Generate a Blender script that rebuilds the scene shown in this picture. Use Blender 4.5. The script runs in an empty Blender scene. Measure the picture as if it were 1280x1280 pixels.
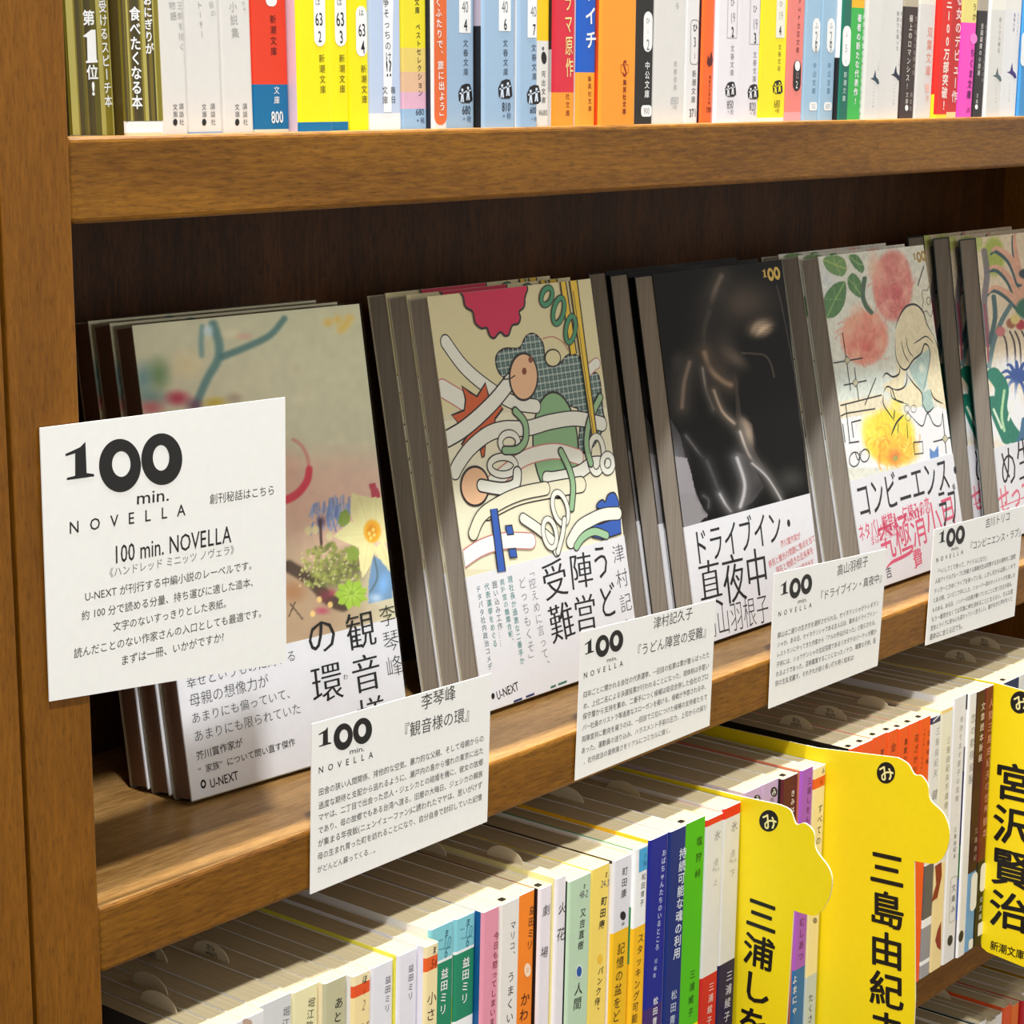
import bpy, bmesh, math, random
import numpy as np
from mathutils import Vector
from mathutils.geometry import tessellate_polygon
random.seed(4)
RNG = np.random.default_rng(7)
SC = bpy.context.scene
COL = SC.collection

# ------------------------------------------------------------------ camera
# working unit: millimetres, x along the shelf, y into the shelf (0 = front
# faces of the boards), z up (0 = height of the camera, 1.3 m above the floor)
ZOFF = 1300.0
YAW, PITCH, ROLL, F = 0.8743456, 0.20100855, 0.00259232, 2629.46
EYE = np.array([0.0, -500.0, 0.0])
_cy, _sy, _cp, _sp = math.cos(YAW), math.sin(YAW), math.cos(PITCH), math.sin(PITCH)
FW = np.array([_sy*_cp, _cy*_cp, -_sp])
_r = np.array([_cy, -_sy, 0.0]); _u = np.cross(_r, FW)
RT = math.cos(ROLL)*_r + math.sin(ROLL)*_u
UP = -math.sin(ROLL)*_r + math.cos(ROLL)*_u
cam_d = bpy.data.cameras.new('camera'); cam = bpy.data.objects.new('camera', cam_d)
COL.objects.link(cam)
cam_d.sensor_width = 36; cam_d.lens = F/1280*36; cam_d.clip_start = 0.02; cam_d.clip_end = 50
from mathutils import Matrix
cam.matrix_world = Matrix(((RT[0], UP[0], -FW[0], EYE[0]/1000), (RT[1], UP[1], -FW[1], EYE[1]/1000),
                           (RT[2], UP[2], -FW[2], (EYE[2]+ZOFF)/1000), (0, 0, 0, 1)))
SC.camera = cam

# ------------------------------------------------------------------ light
w = bpy.data.worlds.new('shop ambient'); SC.world = w; w.use_nodes = True
wn = w.node_tree; bg = wn.nodes['Background']
# lit shop at eye level, darker above between the ceiling lamps and towards the floor
_tc = wn.nodes.new('ShaderNodeTexCoord'); _sx = wn.nodes.new('ShaderNodeSeparateXYZ'); _mr = wn.nodes.new('ShaderNodeMapRange')
_mr.inputs['From Min'].default_value = -1; _cr = wn.nodes.new('ShaderNodeValToRGB'); _el = _cr.color_ramp.elements
AMB = ((0.0, .30), (.36, .60), (.47, 1.15), (.70, 1.10), (.76, .30), (1.0, .18))
while len(_el) < len(AMB): _el.new(.5)
for _e, (_p, _v) in zip(_el, AMB): _e.position = _p; _e.color = (_v, _v*.965, _v*.90, 1)
wn.links.new(_tc.outputs['Generated'], _sx.inputs[0]); wn.links.new(_sx.outputs[2], _mr.inputs['Value']); wn.links.new(_mr.outputs[0], _cr.inputs[0])
wn.links.new(_cr.outputs[0], bg.inputs[0]); bg.inputs[1].default_value = 0.80
def area(name, loc, target, sx, sy, energy, color):
    l = bpy.data.lights.new(name, 'AREA'); l.shape = 'RECTANGLE'; l.size = sx; l.size_y = sy; l.energy = energy; l.color = color
    o = bpy.data.objects.new(name, l); COL.objects.link(o); o.location = loc
    o.rotation_euler = (Vector(target)-Vector(loc)).to_track_quat('-Z', 'Y').to_euler()
    return o
# ceiling lamps: one row almost above the shelf fronts, one farther out in the aisle
for lx, le in ((0.10, 26.0), (0.70, 26.0), (1.30, 26.0)):
    area('shelf_lamp', (lx, -0.055, 2.75), (lx, -0.05, 1.0), 0.34, 0.04, le, (1.0, 0.98, 0.95))
for lx, le, ls in ((0.02, 32.0, .12), (0.85, 4.0, .3), (1.55, 4.0, .3)):
    area('aisle_lamp', (lx, -0.66, 2.75), (lx*.5+.35, 0.0, 1.05), ls, 0.10, le, (0.96, 0.98, 1.0))
SC.view_settings.view_transform = 'Standard'; SC.view_settings.look = 'None'
SC.view_settings.exposure = 0.0; SC.view_settings.gamma = 1.0
SC.view_settings.use_curve_mapping = False

# ------------------------------------------------------------------ helpers
def ray(px, py): return RT*(px-640)/F - UP*(py-640)/F + FW
def on(px, py, ax, v):
    d = ray(px, py); return EYE + d*((v-EYE[ax])/d[ax])
def proj(P):
    P = np.asarray(P)-EYE; d = P@FW
    return np.stack([640+F*(P@RT)/d, 640-F*(P@UP)/d], -1)
class Crop:
    def __init__(s, x, y, k): s.x, s.y, s.k = x, y, k
    def __call__(s, p): return (s.x+p[0]/s.k, s.y+p[1]/s.k)
ID = Crop(0, 0, 1)
class Frame:      # a printed plane: u right, v up, n towards the viewer
    def __init__(s, O, u, v):
        s.O = np.array(O, float); s.u = np.array(u, float); s.u /= np.linalg.norm(s.u)
        v = np.array(v, float); v -= s.u*(v@s.u); s.v = v/np.linalg.norm(v); s.n = np.cross(s.u, s.v)
    def uv(s, p):
        d = ray(*p); t = ((s.O-EYE)@s.n)/(d@s.n); q = EYE+d*t-s.O
        return np.array([q@s.u, q@s.v])
    def at(s, a, b, e=0.0): return s.O+s.u*a+s.v*b+s.n*e
def lin(c):
    c = np.asarray(c, float)/255.0
    return np.where(c <= .04045, c/12.92, ((c+.055)/1.055)**2.4)
MATS = {}
def pmat(name, rough=0.5, spec=0.4):
    m = bpy.data.materials.new(name); m.use_nodes = True; nt = m.node_tree
    b = nt.nodes['Principled BSDF']; b.inputs['Roughness'].default_value = rough
    b.inputs['Specular IOR Level'].default_value = spec
    return m, nt, b
def nd(nt, t, **k):
    n = nt.nodes.new(t)
    for a, v in k.items(): setattr(n, a, v)
    return n
def ink(c, rough=0.45):
    """a printed or coated paper colour with a faint fibre mottle"""
    key = (tuple(c), rough)
    if key in MATS: return MATS[key]
    m, nt, b = pmat('paper_%02x%02x%02x' % tuple(int(v) for v in c), rough)
    tc = nd(nt, 'ShaderNodeTexCoord'); no = nd(nt, 'ShaderNodeTexNoise'); no.inputs['Scale'].default_value = 260
    nt.links.new(tc.outputs['Object'], no.inputs['Vector'])
    r = nd(nt, 'ShaderNodeMapRange'); r.inputs['To Min'].default_value = .97; r.inputs['To Max'].default_value = 1.03
    nt.links.new(no.outputs['Fac'], r.inputs['Value'])
    h = nd(nt, 'ShaderNodeHueSaturation'); h.inputs['Color'].default_value = (*lin(c), 1)
    nt.links.new(r.outputs[0], h.inputs['Value']); nt.links.new(h.outputs[0], b.inputs['Base Color'])
    MATS[key] = m; return m
def pages_mat(name, c, axis):
    """cut paper edge: fine lines across the thickness"""
    m, nt, b = pmat(name, .85, .2)
    tc = nd(nt, 'ShaderNodeTexCoord'); mp = nd(nt, 'ShaderNodeMapping')
    s = [14, 14, 14]; s[axis] = 1500; mp.inputs['Scale'].default_value = s
    no = nd(nt, 'ShaderNodeTexNoise'); no.inputs['Scale'].default_value = 1; no.inputs['Detail'].default_value = 3
    nt.links.new(tc.outputs['Object'], mp.inputs['Vector']); nt.links.new(mp.outputs[0], no.inputs['Vector'])
    cr = nd(nt, 'ShaderNodeValToRGB'); c1 = lin(c)
    cr.color_ramp.elements[0].position = .3; cr.color_ramp.elements[1].position = .65
    cr.color_ramp.elements[0].color = (*(c1*.80), 1); cr.color_ramp.elements[1].color = (*c1, 1)
    nt.links.new(no.outputs['Fac'], cr.inputs['Fac']); nt.links.new(cr.outputs[0], b.inputs['Base Color'])
    bp = nd(nt, 'ShaderNodeBump'); bp.inputs['Strength'].default_value = .25; bp.inputs['Distance'].default_value = .0003
    nt.links.new(no.outputs['Fac'], bp.inputs['Height']); nt.links.new(bp.outputs[0], b.inputs['Normal'])
    return m
PAGES = pages_mat('page_edges_cream', (206, 188, 148), 0)
PAGES_N = pages_mat('page_edges_novella', (190, 179, 164), 1)
PAGES_S = pages_mat('page_edges_wrapped', (150, 122, 102), 1)
def wood(name, dark, light, axis, rough=.42, fleck=.5):
    m, nt, b = pmat(name, rough, .22)
    tc = nd(nt, 'ShaderNodeTexCoord')
    def noise(sc, al, det):
        mp = nd(nt, 'ShaderNodeMapping'); s = [sc, sc, sc]; s[axis] = al; mp.inputs['Scale'].default_value = s
        no = nd(nt, 'ShaderNodeTexNoise'); no.inputs['Scale'].default_value = 1; no.inputs['Detail'].default_value = det
        nt.links.new(tc.outputs['Object'], mp.inputs['Vector']); nt.links.new(mp.outputs[0], no.inputs['Vector'])
        return no
    a = noise(700, 90, 3); c = noise(70, 7, 5); d = noise(1500, 230, 2)
    cr = nd(nt, 'ShaderNodeValToRGB'); cr.color_ramp.elements[0].position = .28; cr.color_ramp.elements[1].position = .68
    cr.color_ramp.elements[0].color = (*lin(dark), 1); cr.color_ramp.elements[1].color = (*lin(light), 1)
    m1 = nd(nt, 'ShaderNodeMix'); m1.inputs[0].default_value = .5
    nt.links.new(c.outputs['Fac'], m1.inputs[2]); nt.links.new(a.outputs['Fac'], m1.inputs[3])
    nt.links.new(m1.outputs[0], cr.inputs['Fac'])
    fl = nd(nt, 'ShaderNodeValToRGB'); fl.color_ramp.elements[0].position = .32; fl.color_ramp.elements[1].position = .47
    fl.color_ramp.elements[0].color = (1-fleck, 1-fleck, 1-fleck, 1); fl.color_ramp.elements[1].color = (1, 1, 1, 1)
    nt.links.new(d.outputs['Fac'], fl.inputs['Fac'])
    mx = nd(nt, 'ShaderNodeMix', data_type='RGBA', blend_type='MULTIPLY'); mx.inputs[0].default_value = 1
    nt.links.new(cr.outputs[0], mx.inputs[6]); nt.links.new(fl.outputs[0], mx.inputs[7])
    nt.links.new(mx.outputs[2], b.inputs['Base Color'])
    bp = nd(nt, 'ShaderNodeBump'); bp.inputs['Strength'].default_value = .2; bp.inputs['Distance'].default_value = .0004
    nt.links.new(a.outputs['Fac'], bp.inputs['Height']); nt.links.new(bp.outputs[0], b.inputs['Normal'])
    return m
WOOD_X = wood('oak_along_shelf', (84, 47, 5), (144, 95, 24), 0, fleck=.34)
WOOD_Z = wood('oak_upright', (100, 59, 7), (138, 87, 20), 2, fleck=.28)
WOOD_TOP_LIT = wood('oak_shelf_top_lit', (122, 84, 38), (180, 138, 82), 0, rough=.34, fleck=.25)  # lighter copy of the oak: light on the shelf tops painted into the colour
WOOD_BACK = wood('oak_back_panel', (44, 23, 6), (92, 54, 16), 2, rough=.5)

class MB:
    """collects printed shapes and solids (mm, world axes) into one mesh"""
    def __init__(s): s.v = []; s.f = []; s.mi = []; s.mats = []; s.cols = None
    def m(s, mat):
        if not isinstance(mat, bpy.types.Material): mat = ink(mat)
        if mat not in s.mats: s.mats.append(mat)
        return s.mats.index(mat)
    def add(s, verts, faces, mat):
        o = len(s.v); i = s.m(mat); s.v.extend([tuple(map(float, p)) for p in verts])
        for f in faces: s.f.append(tuple(o+k for k in f)); s.mi.append(i)
    def quad(s, a, b, c, d, mat): s.add([a, b, c, d], [(0, 1, 2, 3)], mat)
    def hexa(s, P, mat):      # P: 8 corners, bottom ring then top ring
        s.add(P, [(3, 2, 1, 0), (4, 5, 6, 7), (0, 1, 5, 4), (1, 2, 6, 5), (2, 3, 7, 6), (3, 0, 4, 7)], mat)
    def box(s, a, b, mat):
        x0, y0, z0 = a; x1, y1, z1 = b
        s.hexa([(x0, y0, z0), (x1, y0, z0), (x1, y1, z0), (x0, y1, z0), (x0, y0, z1), (x1, y0, z1), (x1, y1, z1), (x0, y1, z1)], mat)
    def board(s, a, b, mat, topmat=None, bev=.9):
        bm = bmesh.new(); bmesh.ops.create_cube(bm, size=1)
        for q in bm.verts: q.co = Vector([(a[i]+b[i])/2+q.co[i]*(b[i]-a[i]) for i in range(3)])
        bmesh.ops.bevel(bm, geom=bm.edges[:], offset=bev, segments=3, profile=.5, affect='EDGES')
        vs = [q.co[:] for q in bm.verts]; bm.verts.index_update()
        for f in bm.faces:
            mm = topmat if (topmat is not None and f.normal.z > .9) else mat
            o = None
            s.add([q.co[:] for q in f.verts], [tuple(range(len(f.verts)))], mm)
        bm.free()
    # --- flat print on a frame, uv in mm
    def poly(s, fr, pts, mat, e=.05):
        P = [Vector((float(p[0]), float(p[1]), 0)) for p in pts]
        tris = tessellate_polygon([P]); out = []
        for t in tris:
            a, b, c = (P[k] for k in t)
            out.append(t if (b-a).cross(c-a).z > 0 else (t[0], t[2], t[1]))
        s.add([fr.at(p[0], p[1], e) for p in pts], out, mat)
    def ribbon(s, fr, pts, wd, mat, e=.06, closed=False, taper=False):
        P = np.array(pts, float); n = len(P)
        if n < 2: return
        if closed: T = np.roll(P, -1, 0)-np.roll(P, 1, 0)
        else: T = np.gradient(P, axis=0)
        T /= (np.linalg.norm(T, axis=1)[:, None]+1e-9); N = np.stack([-T[:, 1], T[:, 0]], 1)
        ww = np.full(n, wd/2.0)
        if taper: ww *= np.clip(1.15-np.abs(np.linspace(-1, 1, n))**2, .15, 1)
        L = P+N*ww[:, None]; R_ = P-N*ww[:, None]
        vs = [fr.at(*p, e) for p in L]+[fr.at(*p, e) for p in R_]
        k = n if closed else n-1
        s.add(vs, [(i, n+i, n+(i+1) % n, (i+1) % n) for i in range(k)], mat)
    def build(s, name, parent=None, base=(0, 0, 0), smooth=False):
        me = bpy.data.meshes.new(name); B = np.array(base, float)
        V = (np.array(s.v, float)-B)/1000.0
        if parent is None: pass
        me.from_pydata(V.tolist(), [], s.f)
        for m in s.mats: me.materials.append(m)
        me.polygons.foreach_set('material_index', s.mi)
        if s.cols is not None:
            at = me.color_attributes.new('print', 'FLOAT_COLOR', 'POINT')
            full = np.ones((len(s.v), 4)); o, c = s.cols; full[o:o+len(c), :3] = c
            at.data.foreach_set('color', full.ravel())
        me.update(); o = bpy.data.objects.new(name, me); COL.objects.link(o)
        if parent is not None: o.parent = parent
        else: o.location = (B[0]/1000, B[1]/1000, (B[2]+ZOFF)/1000)
        return o
def tag(o, label, cat=None, group=None):
    o['label'] = label
    if cat: o['category'] = cat
    if group: o['group'] = group
    return o
def thing(name, base, label, cat, group=None):
    o = bpy.data.objects.new(name, None); COL.objects.link(o); o.empty_display_size = .01
    o.location = (base[0]/1000, base[1]/1000, (base[2]+ZOFF)/1000)
    return tag(o, label, cat, group)

# ------------------------------------------------------------------ lettering
_fc = bpy.data.curves.new('lettering', 'FONT'); _fo = bpy.data.objects.new('lettering', _fc)
GL = {}
ROT = set('ー…「」『』()〜―')
def glyph(ch, wt):
    k = (ch, wt)
    if k in GL: return GL[k]
    _fc.body = ch; _fc.offset = wt; _fc.resolution_u = 2
    me = _fo.to_mesh()
    V = np.array([v.co[:2] for v in me.vertices]) if len(me.vertices) else np.zeros((0, 2))
    Fs = [tuple(p.vertices) for p in me.polygons]
    if Fs:
        a, b, c = (V[Fs[0][i]] for i in range(3))
        Fs2 = []
        for f in Fs:
            q = V[list(f)]; ar = np.sum(q[:, 0]*np.roll(q[:, 1], -1)-np.roll(q[:, 0], -1)*q[:, 1])
            Fs2.append(f if ar > 0 else f[::-1])
        Fs = Fs2
    _fo.to_mesh_clear()
    if ch == ' ': adv = .3
    elif ord(ch) < 0x2000: adv = (V[:, 0].max()+V[:, 0].min()) if len(V) else .3
    else: adv = 1.0
    GL[k] = (V, Fs, adv); return GL[k]
def put(mb, fr, ch, c, r, d, sx, sy, mat, wt, e, rot=False, serif=0.0):
    """one glyph centred at uv c, r = reading-right dir, d = up dir"""
    bold = wt-.008 if wt > .012 else 0.0      # heavy weights: overprint instead of swelling the outline
    V, Fs, adv = glyph(ch, 0.0 if bold else wt)
    if not len(V): return
    cx = adv/2; cy = .38 if ord(ch) >= 0x2000 else .34
    X = (V[:, 0]-cx); Y = (V[:, 1]-cy)
    if rot: X, Y = Y.copy(), -X.copy()
    if bold: offs = [(bold*math.cos(k*math.pi/4), bold*math.sin(k*math.pi/4)) for k in range(8)]
    elif serif: offs = [(-serif, 0), (serif, 0)]
    else: offs = [(0, 0)]
    for n_, (sh, sv) in enumerate(offs):
        P = c[None]+np.outer((X+sh)*sx, r)+np.outer((Y+sv)*sy, d)
        mb.add([fr.at(p[0], p[1], e+.009*n_) for p in P], Fs, mat)
def hline(mb, fr, crop, p0, p1, txt, mat, wt=0.0, hf=1.0, e=.06, track=False, size=None, serif=0.0):
    a = fr.uv(crop(p0)); b = fr.uv(crop(p1)); L = np.linalg.norm(b-a); r = (b-a)/L; d = np.array([-r[1], r[0]])
    adv = [glyph(c, wt)[2] for c in txt]; tot = sum(adv)
    if track:
        sx = size; gap = (L-tot*sx)/max(1, len(txt)-1)
    else: sx = L/tot; gap = 0
    sy = (size if size else sx)*hf; x = 0.0
    for c, w_ in zip(txt, adv):
        put(mb, fr, c, a+r*(x+w_*sx/2), r, d, sx, sy, mat, wt, e, serif=serif); x += w_*sx+gap
def vline(mb, fr, crop, p0, p1, txt, mat, wt=0.0, sf=.95, e=.06, wf=1.0, serif=0.0):
    a = fr.uv(crop(p0)); b = fr.uv(crop(p1)); L = np.linalg.norm(b-a); d = (b-a)/L; r = np.array([-d[1], d[0]])
    n = len(txt); pt = L/n
    for i, c in enumerate(txt):
        q = a+d*pt*(i+.5)
        if c in '、。': q = q+r*pt*.55-d*pt*.5
        put(mb, fr, c, q, r, -d, pt*sf*wf, pt*sf, mat, wt, e, rot=c in ROT, serif=serif)
def spline(pts, n=8, closed=False):
    P = [np.array(p, float) for p in pts]; out = []; N = len(P)
    rng = range(N) if closed else range(N-1)
    for i in rng:
        g = (lambda k: P[k % N]) if closed else (lambda k: P[min(max(k, 0), N-1)])
        a, b, c, d = g(i-1), g(i), g(i+1), g(i+2)
        for j in range(n):
            t = j/n
            out.append(.5*((2*b)+(c-a)*t+(2*a-5*b+4*c-d)*t*t+(3*b-a-3*c+d)*t**3))
    if not closed: out.append(P[-1])
    return out
def ell(cx, cy, rx, ry, rot=0, n=36, t0=0, t1=360):
    c, s_ = math.cos(math.radians(rot)), math.sin(math.radians(rot)); o = []
    full = (t1-t0) >= 360
    for i in range(n if full else n+1):
        t = math.radians(t0+(t1-t0)*i/n); x, y = rx*math.cos(t), ry*math.sin(t); o.append((cx+x*c-y*s_, cy+x*s_+y*c))
    return o
class Art:
    """draws crop-coordinate shapes on a frame, each layer a little higher"""
    def __init__(s, mb, fr, crop, e=.03, box=None, lift=1): s.lift = lift; s.mb, s.fr, s.c, s.e, s.box = mb, fr, crop, e, box
    def U(s, pts): return [s.fr.uv(s.c(p)) for p in pts]
    def k(s, wpx): # px width in crop -> mm at cover
        return wpx/s.c.k/2.35
    def up(s): s.e += .004; return s.e
    def clip(s, P):      # keep a shape inside the printed sheet
        if s.box is None: return P
        x0, x1, y0, y1 = s.box
        for ax, lim, sg in ((0, x0, 1), (0, x1, -1), (1, y0, 1), (1, y1, -1)):
            out = []; n = len(P)
            for i in range(n):
                a, b = P[i], P[(i+1) % n]; ia, ib = (a[ax]-lim)*sg >= 0, (b[ax]-lim)*sg >= 0
                if ia: out.append(a)
                if ia != ib: t = (lim-a[ax])/(b[ax]-a[ax]); out.append(a+(b-a)*t)
            P = out
            if len(P) < 3: return []
        return P
    def fill(s, pts, col, line=None, lw=4):
        col = s.ink(col); U = s.U(pts); C_ = s.clip(U)
        if C_: s.mb.poly(s.fr, C_, col, s.up())
        if line is not None: s.rib(U, s.k(lw*1.5), line, True)
    def ink(s, c): return tuple(min(252, int(v*s.lift)) for v in c) if s.lift != 1 and max(c) > 60 else c
    def rib(s, U, wd, col, closed=False, taper=False):
        col = s.ink(col)
        t = MB(); t.ribbon(s.fr, U, wd, col, s.up(), closed, taper)
        if s.box is None: s.mb.add(t.v, t.f, col); return
        Q = [np.array([(np.array(v)-s.fr.O)@s.fr.u, (np.array(v)-s.fr.O)@s.fr.v]) for v in t.v]
        for f in t.f:
            c = s.clip([Q[k] for k in f])
            if c: s.mb.add([s.fr.at(*p, s.e) for p in c], [tuple(range(len(c)))], col)
    def stroke(s, pts, wd, col, closed=False, taper=False): s.rib(s.U(pts), s.k(wd), col, closed, taper)
    def noodle(s, pts, wd, col, line, lw=4, n=8):
        q = spline(pts, n)
        for w_, c_ in ((wd+lw*1.9, line), (wd-lw*.6, col)):
            s.stroke(q, w_, c_)
            r_ = s.k(w_)/2
            for p in (q[0], q[-1]):
                o = s.fr.uv(s.c(p)); c = s.clip([o+np.array(t) for t in ell(0, 0, r_, r_, n=18)])
                if c: s.mb.poly(s.fr, c, s.ink(c_), s.up())

# ------------------------------------------------------------------ bookcase
XL, XR, YB = 395.6, 1233.0, 125.0          # inner faces of the uprights, back panel
TOPS = [(207, 185), (-15.7, -41.22), (-255.0, -277.1), (-452.5, -478.5), (-660, -682), (-880, -902), (-1100, -1122)]
case = thing('bookshelf', (XL, 0, -ZOFF), 'brown oak bookshelf filled with paperbacks, facing novels on its middle shelf', 'bookshelf')
CB = (XL, 0, -ZOFF)
def upright(x0, x1, par, base):
    b = MB(); b.board((x0, 0, -ZOFF), (x1, 130, 420), WOOD_Z, bev=.8); return b.build('side_panel', par, base)
upright(370.6, XL, case, CB); upright(XR, XR+25, case, CB)
for z1, z0 in TOPS:
    b = MB(); b.board((XL, 0, z0), (XR, YB, z1), WOOD_X, WOOD_TOP_LIT, bev=1.7); b.build('shelf', case, CB)
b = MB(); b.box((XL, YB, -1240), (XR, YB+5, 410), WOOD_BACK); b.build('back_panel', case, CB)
b = MB(); b.board((XL, 0, 398), (XR, 130, 420), WOOD_X); b.build('top_board', case, CB)
b = MB(); b.board((XL, 8, -ZOFF), (XR, 26, -1122), WOOD_X); b.build('plinth', case, CB)
nb = (0, 0, -ZOFF)
case2 = thing('bookshelf', nb, 'neighbouring oak bookshelf upright at the left edge, beyond the thin dark gap', 'bookshelf')
upright(343.0, 369.0, case2, nb); upright(-520, -495, case2, nb)
for z1, z0 in TOPS:
    b = MB(); b.board((-495, 0, z0), (343, YB, z1), WOOD_X, WOOD_TOP_LIT, bev=1.1); b.build('shelf', case2, nb)
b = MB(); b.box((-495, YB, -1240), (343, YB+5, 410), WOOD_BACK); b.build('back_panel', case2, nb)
b = MB(); b.board((-495, 0, 398), (343, 130, 420), WOOD_X); b.build('top_board', case2, nb)
carpet = pmat('carpet_grey_brown', .9, .1)
def carpet_mat():
    m, nt, bb = carpet
    tc = nd(nt, 'ShaderNodeTexCoord'); no = nd(nt, 'ShaderNodeTexNoise'); no.inputs['Scale'].default_value = 220
    nt.links.new(tc.outputs['Object'], no.inputs['Vector']); cr = nd(nt, 'ShaderNodeValToRGB')
    cr.color_ramp.elements[0].color = (*lin((104, 92, 78)), 1); cr.color_ramp.elements[1].color = (*lin((138, 124, 106)), 1)
    nt.links.new(no.outputs['Fac'], cr.inputs['Fac']); nt.links.new(cr.outputs[0], bb.inputs['Base Color']); return m
b = MB(); b.box((-2600, -2600, -ZOFF-20), (3600, 160, -ZOFF), carpet_mat()); f = b.build('floor', None, (0, 0, -ZOFF)); f['kind'] = 'structure'
plaster = ink((226, 220, 208), .8)
b = MB(); b.box((-2600, 140, -ZOFF), (3600, 160, 1500), plaster); f = b.build('wall_back', None, (0, 140, -ZOFF)); f['kind'] = 'structure'

# ------------------------------------------------------------------ printed cards
CARDW = (238, 237, 232); INK = (28, 27, 26); GREY = (92, 90, 88); MID = (60, 58, 56)
card_fr = Frame((0, -1.2, 0), (1, 0, 0), (0, 0, 1))
c1 = Crop(40, 480, 3.1206); c2 = Crop(370, 820, 4.13); c3 = Crop(700, 740, 5.12); c4 = Crop(940, 620, 3.765)
def U1(pts): return [card_fr.uv(c1(p)) for p in pts]
LOGO0 = card_fr.uv(c1((135, 375))); LOGO1 = card_fr.uv(c1((587, 290)))
one = U1([(135, 375), (243, 360), (241, 351), (213, 347), (208, 225), (188, 246), (130, 273), (131, 282), (168, 270), (168, 358), (136, 366)])
def zero(c, rx, ry, ic, irx, iry):
    return U1(ell(c[0], c[1], rx, ry, 0, 44)), U1(ell(ic[0], ic[1], irx, iry, 0, 44))
Z1 = zero((343, 318), 82, 104, (348, 312), 36, 50); Z2 = zero((506, 293), 80, 101, (503, 288), 32, 50)
def logo(mb, fr, col, a=None, b=None, e=.05, aspect=1.0):
    """the interlocked 100; a, b are uv anchors of the lower left and the right end"""
    base = np.array(LOGO0); L0 = np.linalg.norm(LOGO1-LOGO0)
    if a is None: a, b = LOGO0, LOGO1
    a = np.array(a); b = np.array(b); k = np.linalg.norm(b-a)/L0
    an = math.atan2(*(b-a)[::-1])-math.atan2(*(LOGO1-LOGO0)[::-1]); c, s_ = math.cos(an)*k, math.sin(an)*k
    def T(P):
        o = []
        for p in P:
            q = np.array(p)-base; o.append(a+np.array([q[0]*c-q[1]*s_, (q[0]*s_+q[1]*c)*aspect]))
        return o
    mb.poly(fr, T(one), col, e)
    for ou, inn in (Z1, Z2):
        O, I = T(ou), T(inn); n = len(O)
        vs = [fr.at(*p, e) for p in O]+[fr.at(*p, e) for p in I]
        mb.add(vs, [(i, (i+1) % n, n+(i+1) % n, n+i) for i in range(n)], fr_mat(col))
def fr_mat(c): return c
def card(corners, label):
    P = [on(px, py, 1, -1.2) for px, py in corners]           # TL TR BR BL
    mb = MB(); c0 = [q+np.array([0, .4, 0]) for q in P]
    TL, TR, BR, BL = P; tl, tr, br, bl = c0
    mb.hexa([BL, BR, br, bl, TL, TR, tr, tr*0+tl], CARDW)
    base = (BL+BR)/2
    return mb, base, label
def finish_card(mb, base, label, tape):
    # strip of mounting tape between the card and the board it hangs on
    root = thing('shelf_card', base, label, 'sign card', 'printed cards on the shelf edge')
    mb.build('card', root, base)
    t = MB(); t.box(*tape, (215, 214, 208)); t.build('mounting_tape', root, base)

mb, base, lab = card([(50, 535), (356.5, 496.5), (358, 828), (62, 877)],
    'large square white card with a big black number and centred text, on the left upright')
fr = card_fr; E_ = .06
logo(mb, fr, INK)
hline(mb, fr, c1, (405, 446), (537, 430), 'min.', INK, .004, hf=.72)
hline(mb, fr, c1, (143, 562), (598, 490), 'NOVELLA', INK, .006, track=True, size=5.2)
hline(mb, fr, c1, (692, 450), (948, 412), '創刊秘話はこちら', MID)
hline(mb, fr, c1, (315, 668), (777, 585), '100 min. NOVELLA', INK, .004, hf=1.35)
hline(mb, fr, c1, (285, 740), (803, 642), '《ハンドレッド ミニッツ ノヴェラ》', (128, 126, 124))
hline(mb, fr, c1, (205, 832), (875, 702), 'U-NEXT が刊行する中編小説のレーベルです。', MID)
hline(mb, fr, c1, (192, 905), (880, 768), '約 100 分で読める分量、持ち運びに適した造本、', MID)
hline(mb, fr, c1, (315, 948), (775, 850), '文字のないすっきりとした表紙。', MID)
hline(mb, fr, c1, (162, 1052), (912, 888), '読んだことのない作家さんの入口としても最適です。', MID)
hline(mb, fr, c1, (345, 1080), (750, 985), 'まずは一冊、いかがですか?', MID)
finish_card(mb, base, lab, ((382, -.8, -175), (394, -.05, -110)))

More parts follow.
